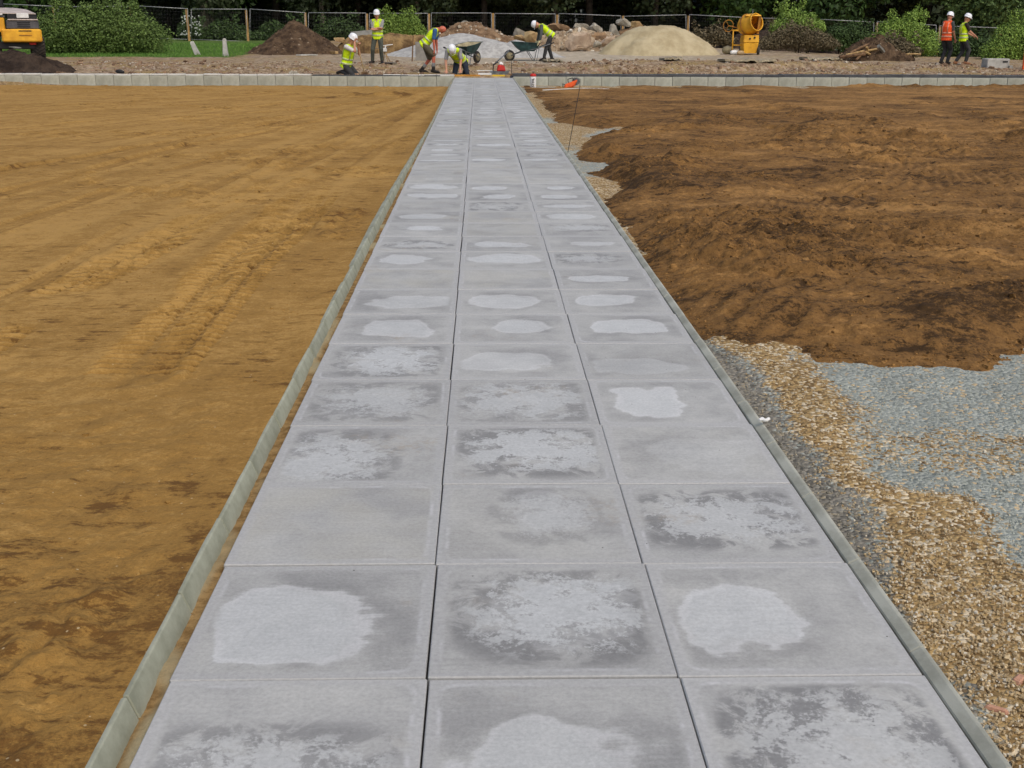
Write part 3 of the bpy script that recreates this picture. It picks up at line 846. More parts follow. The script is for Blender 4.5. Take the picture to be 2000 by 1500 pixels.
# ---- the low wall across the far end
m_block = mat('wall_block', lin(182, 184, 170), lin(154, 156, 143), 2.6, .85, .3, 0, (30, .3, .01), .09)
m_cap = mat('wall_capping', lin(214, 214, 208), lin(186, 186, 180), 3.0, .8, .3)
m_dark = mat('dark_membrane', lin(84, 86, 88), lin(64, 66, 68), 3.0, .7, .3)
BL = .56
mb = MB(); mb.box(-BL / 2 + .005, BL / 2 - .005, 0, .15, -.62, .02)
blk_me = mb.mesh('wall_block'); bm = bmesh.new(); bm.from_mesh(blk_me); bmesh.ops.bevel(bm, geom=bm.edges[:], offset=.006, segments=1, affect='EDGES'); bm.to_mesh(blk_me); bm.free()
blk_me.materials.append(m_block)
mb = MB(); mb.box(-BL / 2 + .002, BL / 2 - .002, .012, .15, .021, .075)
cap_me = mb.mesh('capping'); bm = bmesh.new(); bm.from_mesh(cap_me); bmesh.ops.bevel(bm, geom=bm.edges[:], offset=.012, segments=2, affect='EDGES'); bm.to_mesh(cap_me); bm.free()
cap_me.materials.append(m_cap)
for side, label in ((-1, 'low wall of pale concrete blocks with rounded pale capping left of the path end'), (1, 'low wall of pale concrete blocks under a dark band right of the path end')):
    w = thing('block_wall', label, 'wall', (0, 0, 0))
    for i in range(48):
        x = (XL - .02 - BL / 2 - BL * i) if side < 0 else (XR + .02 + BL / 2 + BL * i)
        y = YEND + .02 - .010 * x
        link('block', blk_me, None, w, (x, y + rs.normal(0, .003), rs.normal(0, .002)), (0, 0, -.010))
        if side < 0 and not (5.5 < -x / BL < 9.5):
            link('capping', cap_me, None, w, (x, y, rs.normal(0, .004)), (rs.normal(0, .01), rs.normal(0, .008), -.010))
mb = MB()
for k in range(60):
    x0, x1 = XR + .02 + k * .5, XR + .02 + (k + 1) * .5
    y0 = YEND + .05 - .010 * x0
    mb.box(x0, x1, y0, y0 + .55, .022, .095 + .012 * float(vn(k * .7, 0, 5)))
tag(mb.build('dark_strip', m_dark), kind='structure')
mb = MB()
for k in range(8):
    x0 = -1.2 - .5 * k; y0 = YEND + .03 - .010 * x0
    mb.box(x0 - .5, x0, y0, y0 + .35, .024, .052 + .01 * float(vn(k * .9, 3, 5)))
tag(mb.build('trench_edge', m_dark), kind='structure')

# ================================================================== HEAPS, BOULDERS, RUBBLE
def heap(name, label, cat, px0, px1, pytop, pybase, mat_, prof, peak=.5, depth=1.0, rough=.06, seed=1, group=None, sc=2.0, flat_top=0.0, back=None):
    """a tipped heap: its foot at photo row pybase, from px0 to px1; peak = where its top lies along the width"""
    c = at((px0 + px1) / 2, pybase)
    Yc = c.y
    W = (px1 - px0) * MX(Yc); Hh = (pybase - pytop) * MZ(Yc)
    D_ = W * depth
    n = 90
    u = np.linspace(-1.08, 1.08, n); v = np.linspace(-1.08, 1.08, n)
    U, Vv = np.meshgrid(u, v)
    ku = 2 * peak - 1
    # skew so the top sits at ku
    Us = np.where(U < ku, (U - ku) / (1 + ku), (U - ku) / (1 - ku))
    r = np.hypot(Us, Vv * .98)
    r = r * (1 + .10 * vn(U * 2.3 + seed, Vv * 2.3, seed))
    r = np.clip((r - flat_top) / (1 - flat_top), 0, None)
    h = np.interp(r, [0, .15, .4, .7, .9, 1.0, 1.2], prof)
    x = c.x + U * W / 2; y = Yc + D_ / 2 * (1 + Vv)
    z = gz(x, y) - .05 + h * (Hh + .05)
    wgt = ss(h, .01, .15)
    z = z + wgt * rough * (1.3 * fbm(x * sc, y * sc, 5, seed, .6) + .9 * np.abs(fbm(x * sc * 3, y * sc * 3, 4, seed + 1, .6)))
    o = link(name, grid_mesh(name, x - c.x, y - c.y, z - c.z, None, keep=(h > .0)), mat_, None, c)
    return tag(o, label, cat, group)

CONE = [1.0, .90, .62, .28, .08, 0, -.15]
m_brown = mat('brown_spoil', lin(98, 80, 62), lin(62, 49, 38), 3.0, .95, .1, 0, (9, .8, .08))
m_dkspoil = mat('dark_spoil', lin(74, 62, 52), lin(44, 36, 31), 2.5, .95, .1, 0, (9, .8, .08))
m_grey = mat('grey_grit', lin(178, 177, 172), lin(150, 149, 145), 5.0, .95, .15, 0, (40, .5, .02))
m_beige = mat('building_sand', lin(182, 169, 137), lin(158, 144, 112), 1.2, .95, .15, 0, (30, .4, .02))
m_rubble2 = mat('pale_rubble_soil', lin(176, 158, 132), lin(124, 104, 82), 3.0, .95, .1, 0, (8, .9, .08))
m_clay = mat('tan_clay', lin(150, 124, 84), lin(92, 72, 50), 2.2, .95, .1, 0, (7, .8, .08))
m_rubble = mat('rubble_soil', lin(142, 118, 92), lin(96, 76, 58), 3.0, .95, .1, 0, (8, .9, .08))
BROWN = heap('soil_heap', 'large cone of dark brown earth in front of the wire fence on the left', 'soil heap', 466, 662, 40, 108, m_brown, CONE, .50, .9, .10, 3, None, 1.6)
heap('spoil_heap', 'low dark spoil heap in front of the yellow vehicle', 'soil heap', -130, 138, 103, 144, m_dkspoil, CONE, .45, .6, .12, 5, None, 1.8)
heap('clay_bank', 'low tan bank of dug clay behind the man with folded arms', 'earth bank', 640, 872, 68, 104, m_clay, [1, .98, .93, .75, .40, 0, -.1], .6, .25, .10, 7, None, 1.5, .2)
RIDGE = heap('rubble_heap', 'ridge of tan rubble rising behind the grey gravel heap', 'rubble heap', 800, 1075, 46, 101, m_rubble, [1, .93, .66, .33, .10, 0, -.1], .40, .45, .16, 9, None, 1.7)
heap('gravel_heap', 'broad smooth heap of grey gravel behind the wheelbarrows', 'gravel heap', 738, 1085, 66, 113, m_grey, [1, .93, .70, .36, .10, 0, -.1], .48, .55, .03, 11, None, .8)
heap('gravel_heap', 'small lower heap of grey gravel joining the broad one on its right', 'gravel heap', 930, 1120, 80, 113, m_grey, [1, .92, .68, .34, .10, 0, -.1], .42, .55, .03, 12, None, .9)
SANDH = heap('sand_heap', 'broad rounded heap of beige building sand beside the yellow mixer', 'sand heap', 1172, 1425, 53, 109, m_beige, [1, .97, .82, .45, .13, 0, -.1], .45, .7, .06, 13, None, 1.5, .20)
heap('soil_mound', 'dark earth mound overgrown with brush behind the mixer', 'soil heap', 1400, 1660, 60, 100, m_dkspoil, [1, .95, .80, .50, .2, 0, -.1], .5, .5, .14, 15, None, 1.4)
ROOTH = heap('root_heap', 'dark heap of roots and earth with broken timber leaning on it', 'brush heap', 1650, 1806, 70, 119, m_brown, [1, .95, .78, .52, .22, 0, -.1], .50, .7, .14, 17, None, 1.8)

def rock(name, label, cat, px0, px1, py0, py1, mat_, seed, group=None, dY=0.0, tilt=0.0, depth=.8, Y=None):
    """an angular boulder filling a photo box, standing on whatever lies below"""
    r = np.random.default_rng(seed)
    if Y is None: Y = at((px0 + px1) / 2, py1).y + dY
    a = pt((px0 + px1) / 2, (py0 + py1) / 2, Y)
    w = (px1 - px0) * MX(Y) / 2; h = (py1 - py0) * MZ(Y) / 2
    bm = bmesh.new()
    bmesh.ops.create_icosphere(bm, subdivisions=4, radius=1)
    cuts = [Vector(r.normal(0, 1, 3)).normalized() for _ in range(13)]
    offs = r.uniform(.50, .95, 13)
    for v in bm.verts:
        p = v.co.copy()
        p = Vector((math.copysign(abs(p.x) ** .45, p.x), math.copysign(abs(p.y) ** .45, p.y), math.copysign(abs(p.z) ** .45, p.z)))
        for c_, o_ in zip(cuts, offs):
            k = p.dot(c_) - o_
            if k > 0: p -= c_ * k
        n = float(fbm(np.array(p.x * 2.3 + seed), np.array(p.y * 2.3 + p.z * 1.7), 3, seed))
        v.co = p * (1 + .13 * n)
    co = np.array([v.co for v in bm.verts]); mn, mx_ = co.min(0), co.max(0)
    M = Matrix.Rotation(tilt, 3, 'Y')
    for v in bm.verts:
        p = (np.array(v.co) - (mn + mx_) / 2) / ((mx_ - mn) / 2)
        v.co = M @ Vector((p[0] * w, p[1] * max(w, h) * depth, p[2] * h))
    me = bpy.data.meshes.new(name); bm.to_mesh(me); bm.free()
    return tag(link(name, me, mat_, None, a), label, cat, group)

mr_grey = mat('rock_grey', lin(182, 176, 160), lin(132, 124, 108), 1.6, .9, .2, 0, (6, .8, .06))
mr_tan = mat('rock_tan', lin(188, 162, 116), lin(138, 112, 78), 1.4, .9, .2, 0, (6, .8, .06))
mr_brown = mat('rock_brown', lin(160, 130, 96), lin(106, 84, 62), 1.6, .9, .2, 0, (6, .8, .06))
mr_pink = mat('rock_pink', lin(196, 176, 152), lin(156, 134, 112), 1.2, .9, .2, 0, (6, .7, .05))
BG = 'boulders piled in front of the fence'
RUB = heap('rubble_heap', 'low pale rubble filling the gaps under the boulder pile', 'rubble heap', 985, 1262, 62, 100, m_rubble2, [1, .96, .80, .50, .18, 0, -.1], .62, .4, .20, 19, None, 2.2)
rock('boulder', 'round grey boulder standing left of the stooping barrow man', 'boulder', 1001, 1030, 54, 80, mr_grey, 1, BG, 0, 0, .8, 58.5)
rock('boulder', 'small tan boulder lying below the round grey one', 'boulder', 1003, 1034, 68, 84, mr_tan, 2, BG, 0, .2, .8, 57.2)
rock('boulder', 'wide tan boulder hidden partly behind the stooping barrow man', 'boulder', 1022, 1056, 60, 96, mr_tan, 3, BG, 0, 0, .8, 56.5)
rock('boulder', 'long brown boulder resting on top just right of the stooping barrow man', 'boulder', 1066, 1118, 46, 70, mr_brown, 4, BG, 0, .12, .7, 60)
rock('boulder', 'dark boulder in the shade under the long brown one', 'boulder', 1076, 1112, 62, 84, mr_brown, 5, BG, 0, 0, .8, 60.8)
rock('boulder', 'big pale pink slab of rock at the front of the boulder pile', 'boulder', 1103, 1156, 62, 100, mr_pink, 6, BG, 0, -.08, .6, 57)
rock('boulder', 'grey topped boulder behind the pale pink slab of rock', 'boulder', 1118, 1150, 45, 66, mr_grey, 7, BG, 0, .1, .8, 60)
rock('boulder', 'rounded grey and tan boulder at the middle of the pile', 'boulder', 1150, 1178, 45, 68, mr_grey, 8, BG, 0, .25, .8, 59)
rock('boulder', 'brown boulder wedged beneath the rounded grey and tan one', 'boulder', 1154, 1184, 62, 86, mr_brown, 9, BG, 0, 0, .8, 58.2)
rock('boulder', 'square grey block on the very top of the boulder pile', 'boulder', 1203, 1233, 36, 53, mr_grey, 10, BG, 0, -.05, .8, 60)
rock('boulder', 'leaning grey slab below the square block', 'boulder', 1186, 1212, 48, 84, mr_grey, 11, BG, 0, .35, .6, 59)
rock('boulder', 'tan boulder right of the square block behind the sand heap', 'boulder', 1230, 1259, 41, 62, mr_tan, 12, BG, 0, 0, .8, 61)
rock('boulder', 'brown boulder between the square block and the sand heap', 'boulder', 1206, 1242, 52, 76, mr_brown, 13, BG, 0, .1, .8, 60)
rock('boulder', 'small pale stone at the foot of the boulder pile', 'boulder', 1158, 1175, 80, 93, mr_grey, 14, BG, 0, 0, .8, 56.5)
rock('boulder', 'pale boulder crowning the tan rubble ridge', 'boulder', 894, 920, 40, 58, mr_grey, 15, BG, 0, 0, .8, 59)
rock('boulder', 'small pale boulder on the right slope of the rubble ridge', 'boulder', 950, 972, 57, 70, mr_tan, 16, BG, 0, 0, .8, 58)
rock('boulder', 'tan boulder on the left shoulder of the rubble ridge', 'boulder', 866, 886, 60, 72, mr_tan, 17, BG, 0, 0, .8, 58)
rock('boulder', 'pale stone lying on the left end of the tan clay bank', 'boulder', 652, 674, 73, 84, mr_tan, 18, BG, 0, 0, .8, 55)
rock('boulder', 'dark rounded boulder half buried left of the barrow man', 'boulder', 984, 1004, 70, 86, mr_brown, 19, BG, 0, 0, .8, 58)
rock('boulder', 'wide brown boulder lying at the feet of the pile near the sand heap', 'boulder', 1168, 1206, 72, 98, mr_pink, 20, BG, 0, -.2, .7, 57.6)

def stones_on(name, o, n, s0, s1, mat_, label, cat, sd):
    co = np.array([o.matrix_world.translation + v.co if False else Vector(o.location) + v.co for v in o.data.vertices])
    co = co[np.random.default_rng(sd).choice(len(co), n)] + np.random.default_rng(sd + 1).normal(0, .03, (n, 3)) * np.array([1, 1, .3])
    return tag(clods(name, n, lambda r, m: (co[:, 0], co[:, 1]), lambda r, m, y: s0 * (s1 / s0) ** (r.uniform(0, 1, m) ** 2.2), mat_, lambda x, y: co[:, 2] - .02, sd=sd, flat=.75), label, cat)
m_pst = stone_material('pale_stones', lin(190, 178, 156), lin(130, 112, 92), lin(206, 200, 186))
stones_on('rubble_stones', RUB, 520, .08, .42, m_pst, 'broken pale stones tumbled among the boulders', 'rubble', 31)
stones_on('rubble_stones', RIDGE, 420, .05, .30, m_pst, 'broken stones lying over the tan rubble ridge', 'rubble', 33)
m_bst = stone_material('brown_lumps', lin(104, 86, 66), lin(58, 46, 36), lin(140, 124, 104))
stones_on('earth_lumps', BROWN, 900, .03, .16, m_bst, 'lumps of earth and stones on the dark brown cone', 'soil', 35)
stones_on('earth_lumps', ROOTH, 500, .04, .22, m_bst, 'lumps of earth on the heap of roots', 'soil', 37)
# loose rubble scattered on the bank behind the wall
def where_b(r, n):
    x = r.uniform(-18, 19, n); y = 37.7 + 7.5 * r.uniform(0, 1, n) ** 1.3
    k = fbm(x * .8, y * .8, 3, 131) + .25 + .15 * (x > 0) > r.uniform(-.1, .6, n)
    return x[k], y[k]
m_rub = stone_material('rubble', lin(150, 124, 100), lin(92, 74, 60), lin(186, 176, 160))
tag(clods('rubble', 9000, where_b, lambda r, n, y: r.uniform(.03, .09, n) * (1 + 1.8 * (r.uniform(0, 1, n) > .93)), m_rub, lambda x, y: gz(x, y), sd=11, flat=.6), 'scattered broken stones on the bank behind the low wall', 'rubble')
# crusts of old paving overhanging the dug edge
def crust(label, px0, px1, py, thick, seed, mat_):
    a, b = at(px0, py), at(px1, py)
    n = 14; mb = MB(); top, bot = [], []
    r = np.random.default_rng(seed)
    for i in range(n + 1):
        t = i / n
        x = a.x + (b.x - a.x) * t; y = a.y + (b.y - a.y) * t
        fr_ = y - .25 - .14 * r.uniform()
        top.append([(x, fr_, 0), (x, fr_ + 1.3, 0)])
    zt = max(a.z, b.z) + .10
    rings = []
    for i in range(n + 1):
        (x, f_, _), (_, k_, _) = top[i]
        zz = zt + .02 * r.normal()
        rings.append([(x, f_, zz - thick), (x, f_ + .03, zz), (x, k_, zz - .02), (x, k_, zz - thick - .05)])
    mb.loft(rings)
    tag(mb.build('broken_slab', mat_), label, 'slab', 'crusts of old paving on the bank')
m_crust = mat('crust', lin(166, 156, 132), lin(136, 124, 100), 3.0, .9, .2, 0, (14, .6, .03))
crust('long broken crust of old paving below the mixer with a dark hollow under it', 1412, 1512, 122, .07, 1, m_crust)
crust('short crust of old paving in front of the man with the barrow', 1062, 1100, 122, .06, 2, m_crust)
crust('crust of old paving in front of the sand heap', 1296, 1330, 119, .06, 3, m_crust)
crust('broken crust of old paving below the timber debris', 1572, 1640, 118, .06, 4, m_crust)
# lying planks and boards
def plank(label, x0, y0, x1, y1, w, th, mat_, cat='plank', lift=0.02, group=None, name='plank'):
    a, b = at(x0, y0), at(x1, y1)
    mid = (a + b) / 2; d = b - a
    mb = MB(); L = d.length / 2
    mb.box(-L, L, -w / 2, w / 2, 0, th)
    o = mb.build(name, mat_, None, False, .006, mid + Vector((0, 0, lift)), (0, 0, math.atan2(d.y, d.x)))
    return tag(o, label, cat, group)
m_pale = mat('pale_board', lin(196, 194, 186), lin(160, 156, 146), 3.0, .7)
m_wood = mat('raw_timber', lin(186, 160, 112), lin(140, 112, 72), 6.0, .8)
m_dkwood = mat('old_timber', lin(128, 100, 70), lin(78, 58, 42), 6.0, .85)
plank('pale flat board on the ground at the foot of the dark earth cone', 583, 110, 616, 109, .35, .05, m_pale)
plank('pale timber lying right of the dark earth cone', 632, 105, 658, 107, .16, .12, m_wood)
plank('white board lying at the foot of the boulder pile', 1126, 98, 1152, 98, .3, .05, m_pale)

# ================================================================== FENCE
m_post = mat('fence_post', lin(184, 148, 94), lin(146, 116, 74), 4.0, .8, .3, 0, None, .06)
m_wire = mat('wire', lin(110, 112, 112), lin(90, 92, 92), 6.0, .6, .3)
m_rail = mat('galvanised', lin(176, 178, 178), lin(140, 142, 142), 6.0, .5, .4, .3)
FPOST = [(-120, 6, 72), (-5, 8, 74), (110, 12, 77), (260, 13, 78), (370, 16, 81), (485, 19, 85), (599, 24, 87), (718, 26, 86), (839, 26, 86), (963, 25, 85), (1088, 28, 85), (1216, 30, 85), (1343, 30, 84), (1470, 34, 86), (1600, 38, 88), (1710, 43, 92), (1832, 49, 98), (1950, 55, 104), (2070, 60, 108)]
fence = thing('site_fence', 'temporary wire mesh site fence on timber posts in front of the dark wood', 'fence', (0, 0, 0))
FP = []
for px, pt_, pb in FPOST:
    Yf = 70.0
    a = pt(px, pt_, Yf); b_ = pt(px, pb, Yf)
    FP.append((Vector((b_.x, Yf, min(b_.z, gnd(b_.x, Yf) + .05))), a))
pm = MB(); pm.box(-.06, .06, -.05, .05, 0, 1)
post_me = pm.mesh('post')
for k, (b_, a) in enumerate(FP):
    lean = [0, .01, 0, 0, .03, .012, .008, -.004, .004, 0, 0, 0, -.004, 0, 0, 0, 0, 0, 0][k]
    link('post', post_me, m_post, fence, (b_.x, b_.y + .08, b_.z - .3), (0, -lean, 0), (1, 1, a.z - b_.z + .28))
for k in range(len(FP) - 1):
    (b0, a0), (b1, a1) = FP[k], FP[k + 1]
    jig = .05 * math.sin(k * 2.7)
    A0, A1 = a0 + Vector((.10, 0, jig)), a1 + Vector((-.10, 0, -jig * .6)); B0, B1 = b0 + Vector((.10, 0, .12)), b1 + Vector((-.10, 0, .12))
    m = MB(); m.tube([A0, A1], .021, 6); link('top_rail', m.mesh('top_rail', True), m_rail, fence)
    m = MB(); m.tube([B0, B1], .014, 6); link('bottom_rail', m.mesh('bottom_rail', True), m_rail, fence)
    for A_, B_ in ((A0, B0), (A1, B1)):
        m = MB(); m.tube([A_ + Vector((0, 0, -.01)), B_], .012, 6); link('upright', m.mesh('upright', True), m_rail, fence)
    m = MB()
    for q in range(1, 34):
        t = q / 34
        m.tube([A0.lerp(A1, t), B0.lerp(B1, t)], .0011, 3)
    for q in range(1, 9):
        t = q / 9
        m.tube([A0.lerp(B0, t), A1.lerp(B1, t)], .0011, 3)
    tag(link('mesh_infill', m.mesh('mesh_infill'), m_wire, fence), kind='stuff')

# ================================================================== VEGETATION
def leaf_material(name, a, b, sc=1.2, trans=.15):
    g = G(name); v = g.obj()
    t = g.attr('tone')['Fac']
    n = g.noise(v, sc, 4, .6)
    c = g.mix(t, a, b)
    k = g.math('MULTIPLY_ADD', n, 1.0, .5)
    c = g.mix(1.0, c, g.comb(k, k, k), 'MULTIPLY')
    k2 = g.math('MULTIPLY_ADD', g.rnd(), .3, .85)
    c = g.mix(1.0, c, g.comb(k2, k2, k2), 'MULTIPLY')
    g.b.inputs['Transmission Weight'].default_value = 0
    return g.done(c, .6, .25)

def leaf_mesh(name, lobes, n, size, seed, shell=.5, core=None, aspect=.55):
    """small leaves through the volume of several lobes (cx, cy, cz, rx, ry, rz, weight)"""
    r = np.random.default_rng(seed)
    L = np.array([l[:6] for l in lobes]); w = np.array([l[6] if len(l) > 6 else l[3] * l[4] + l[4] * l[5] + l[3] * l[5] for l in lobes], float); w /= w.sum()
    k = r.choice(len(L), n, p=w)
    d = r.normal(0, 1, (n, 3)); d /= np.linalg.norm(d, axis=1)[:, None]
    rad = r.uniform(0, 1, n) ** (1 / (3 + 6 * shell))
    bumpy = 1 + .22 * vn(d[:, 0] * 3 + k * 3.1, d[:, 1] * 3 + d[:, 2] * 2.3, seed) + .14 * vn(d[:, 0] * 8 + k * 3.1, d[:, 1] * 8 + d[:, 2] * 6.3, seed + 1)
    stray = r.uniform(0, 1, n) > .97
    rad = rad * bumpy * np.where(stray, r.uniform(1.0, 1.25, n), 1.0)
    P = L[k, :3] + d * rad[:, None] * L[k, 3:6]
    s = size * r.uniform(.6, 1.4, n)
    nrm = d * .8 + r.normal(0, .7, (n, 3)) + np.array([0, 0, .35]); nrm /= np.linalg.norm(nrm, axis=1)[:, None]
    t = np.cross(nrm, r.normal(0, 1, (n, 3))); t /= np.linalg.norm(t, axis=1)[:, None]
    b = np.cross(nrm, t)
    V = np.stack([P - t * s[:, None], P - b * (s * aspect)[:, None], P + t * s[:, None], P + b * (s * aspect)[:, None]], 1).reshape(-1, 3)
    F = np.arange(4 * n).reshape(-1, 4)
    return np_mesh(name, V, F, False, {'tone': np.repeat(np.clip(r.normal(.5, .25, n), 0, 1), 4)})

def trunk_mb(h, r0, seed, limbs=4, n=8):
    r = random.Random(seed); m = MB()
    pts = [(r.uniform(-.1, .1) * i / 3, r.uniform(-.1, .1) * i / 3, h * i / 5 - .15) for i in range(6)]
    m.tube(pts, [r0 * (1.25 if i == 0 else 1 - .13 * i) for i in range(6)], n)
    for k in range(limbs):
        a = r.uniform(0, 6.28); z = h * r.uniform(.45, .95); L = h * r.uniform(.25, .4)
        m.tube([(0, 0, z), (math.cos(a) * L * .5, math.sin(a) * L * .5, z + L * .45), (math.cos(a) * L, math.sin(a) * L, z + L * 1.1)], [r0 * .45, r0 * .3, r0 * .12], 6)
    return m

ml_dark = leaf_material('wood_leaves', lin(34, 44, 24), lin(54, 66, 36), .8)
ml_tree = leaf_material('tree_leaves', lin(40, 60, 26), lin(66, 92, 40), .9)
ml_hedge = leaf_material('hedge_leaves', lin(68, 90, 40), lin(122, 146, 74), 1.2)
ml_bush = leaf_material('bush_leaves', lin(84, 112, 42), lin(146, 172, 80), 1.4)
ml_shrub = leaf_material('shrub_leaves', lin(42, 60, 30), lin(74, 96, 48), 1.3)
ml_brush = leaf_material('dead_brush', lin(84, 74, 54), lin(114, 104, 78), 1.6)
ml_light = leaf_material('light_tree_leaves', lin(62, 84, 42), lin(98, 118, 64), 1.0)
m_bark = mat('bark', lin(140, 132, 116), lin(92, 86, 74), 4.0, .9, .1, 0, (12, .7, .04), .1)
m_bark_d = mat('dark_bark', lin(60, 54, 46), lin(38, 34, 30), 4.0, .9, .1, 0, (12, .7, .04), .1)

# trees of the wood: crowns share three meshes
def crown_lobes(seed, h0, h1, R):
    r = random.Random(seed); out = []
    for k in range(11):
        a = r.uniform(0, 6.28); q = R * r.uniform(.15, .75); z = r.uniform(h0 + 1, h1 - 1)
        s = R * r.uniform(.35, .6)
        out.append((math.cos(a) * q, math.sin(a) * q, z, s, s, s * r.uniform(.6, .9)))
    return out
crowns = [leaf_mesh('crown', crown_lobes(30 + k, 1.6 + .5 * k, 10 + k, 3.6), 6500, .17, 60 + k) for k in range(3)]
low_crowns = [leaf_mesh('crown', crown_lobes(50 + k, -.4, 5.5 + k, 3.0), 6000, .13, 70 + k) for k in range(2)]
trunks = [trunk_mb(7.5 + k, .20 + .03 * k, 80 + k).mesh('trunk', True) for k in range(3)]
TR = [  # photo column, distance, scale, crown kind, bark, label
    (62, 79, 1.0, 'T', 0, 'tree in the wood above the bonnet of the yellow vehicle'),
    (150, 83, 1.1, 'D', 0, 'dark tree of the wood above the left half of the long hedge'),
    (238, 77, .85, 'D', 1, 'slim grey trunked tree above the middle of the long hedge'),
    (272, 79, .8, 'D', 1, 'second slim grey trunked tree above the right half of the long hedge'),
    (330, 84, 1.1, 'D', 0, 'dark tree of the wood left of the leaning fence post'),
    (401, 76, 1.15, 'D', 1, 'stout pale trunked tree right of the leaning fence post'),
    (416, 77, .95, 'D', 1, 'thinner pale trunk close beside the stout one'),
    (455, 78, 1.0, 'T', 0, 'leafy tree of the wood above the upright white bollard'),
    (540, 82, 1.1, 'D', 0, 'dark tree of the wood above the cone of brown earth'),
    (629, 77, .95, 'D', 1, 'grey trunked tree right of the cone of brown earth'),
    (700, 83, 1.1, 'D', 0, 'dark tree of the wood above the kneeling man on the left'),
    (755, 85, 1.0, 'D', 0, 'dark tree of the wood above the man with folded arms'),
    (814, 77, .95, 'D', 1, 'grey trunked tree above the bright green bush'),
    (880, 83, 1.1, 'D', 0, 'dark tree of the wood left of the boulder on the rubble ridge'),
    (945, 78, .9, 'D', 0, 'dim trunked tree above the grey gravel heap'),
    (1010, 84, 1.1, 'D', 0, 'dark tree of the wood above the round grey boulder'),
    (1083, 77, .95, 'D', 0, 'dim grey trunked tree above the man with the barrow'),
    (1150, 82, 1.1, 'D', 0, 'dark tree of the wood above the pale pink slab of rock'),
    (1215, 85, 1.1, 'D', 0, 'dark tree of the wood above the square grey block'),
    (1279, 78, .95, 'D', 0, 'dim trunked tree above the beige sand heap'),
    (1345, 84, 1.1, 'D', 0, 'dark tree of the wood left of the mixer'),
    (1410, 79, 1.1, 'T', 0, 'leafy tree of the wood just above the mixer drum'),
    (1490, 83, 1.1, 'T', 0, 'leafy tree of the wood right of the mixer'),
    (1570, 80, 1.0, 'D', 0, 'dark tree of the wood above the brush covered mound'),
    (1650, 77, 1.0, 'T', 0, 'leafy tree of the wood left of the bright bush'),
    (1730, 82, 1.1, 'D', 0, 'dark tree of the wood above the heap of roots'),
    (1810, 80, 1.0, 'D', 0, 'dark tree of the wood left of the man in orange'),
    (1875, 76, 1.0, 'L', 0, 'light green tree hanging low behind the two walking men'),
    (1945, 74, 1.0, 'L', 0, 'light green tree at the right edge above the bush'),
    (2030, 76, 1.1, 'L', 0, 'light green tree cut off by the right edge of the view'),
    (-40, 80, 1.1, 'D', 0, 'dark tree cut off by the left edge of the view'),
]
for k, (px, Yt, s, kind, bark, label) in enumerate(TR):
    x = pt(px, 60, Yt).x
    t = thing('tree', label, 'tree', (x, Yt, gnd(x, Yt) - .1), k * 1.3, 'trees of the wood behind the fence')
    t.scale = (s, s, s)
    link('trunk', trunks[k % 3], None, t, None, None)
    t.children[0].data = trunks[k % 3]
    if not trunks[k % 3].materials: trunks[k % 3].materials.append(m_bark)
    o = t.children[0]; o.material_slots[0].link = 'OBJECT'; o.material_slots[0].material = m_bark if bark else m_bark_d
    if kind == 'L': o = link('crown', low_crowns[k % 2], None, t)
    else: o = link('crown', crowns[k % 3], None, t)
    if not o.data.materials: o.data.materials.append(ml_dark)
    o.material_slots[0].link = 'OBJECT'; o.material_slots[0].material = {'D': ml_dark, 'T': ml_tree, 'L': ml_light}[kind]
# the depth of the wood behind, which reads as one dark mass
r_ = np.random.default_rng(91)
lob = []
for k in range(190):
    x = r_.uniform(-52, 52); lob.append((x, r_.uniform(86, 98), (r_.uniform(-.5, 13) if k % 2 else r_.uniform(-.8, 4)), r_.uniform(2.5, 4.2), 2.5, r_.uniform(1.8, 2.8)))
tag(link('woodland', leaf_mesh('woodland', lob, 100000, .36, 92), ml_dark), 'dark depth of the wood behind the first row of trees', 'woodland', None, 'stuff')

def shrub(name, label, cat, px0, px1, py0, py1, mat_, Y, seed, n=5000, size=.06, depth=.7, lobes=7, group=None, part='foliage', spikes=0, boxy=3):
    r = random.Random(seed)
    a = pt((px0 + px1) / 2, py1, Y)
    W = (px1 - px0) * MX(Y) / 2; H = (py1 - py0) * MZ(Y)
    gz0 = a.z
    t = thing(name, label, cat, (a.x, Y, gz0), 0, group)
    L = []
    for k in range(lobes):
        u = (k + .5) / lobes * 2 - 1 if lobes > 3 else r.uniform(-.5, .5)
        env = math.sqrt(max(1 - (abs(u) ** boxy), .15))
        hh = H * env * r.uniform(.80, 1.0)
        L.append((u * W * .82, r.uniform(-.3, .3) * W * depth * .5, hh * .5, W * max(.30, 1.3 / lobes), W * depth * .45 + .2, hh * .50))
    for k in range(spikes):
        u = r.uniform(-.8, .8)
        L.append((u * W, r.uniform(-.2, .2), H * r.uniform(.88, 1.05), .22, .22, .30, .25 * L[0][3] * L[0][5]))
    link(part, leaf_mesh(part, L, n, size, seed), mat_, t)
    m = MB()
    for k in range(5):
        x = r.uniform(-.5, .5) * W
        m.tube([(x * .6, 0, -.25), (x * .8, r.uniform(-.1, .1), H * .35), (x, r.uniform(-.2, .2), H * .7)], [.03, .022, .008], 5)
    m.build('stem', m_bark_d, t, True)
    return t
shrub('hedge', 'long clipped green hedge behind the yellow vehicle', 'hedge', 66, 330, 8, 107, ml_hedge, 53.5, 1, 40000, .045, .40, 15, None, 'foliage', 14, 12)
shrub('shrub', 'dull green shrubs behind the fence right of the white bollards', 'shrub', 385, 500, 38, 86, ml_shrub, 72.5, 2, 6000, .08, .3, 7, 'shrubs behind the fence', 'foliage', 3)
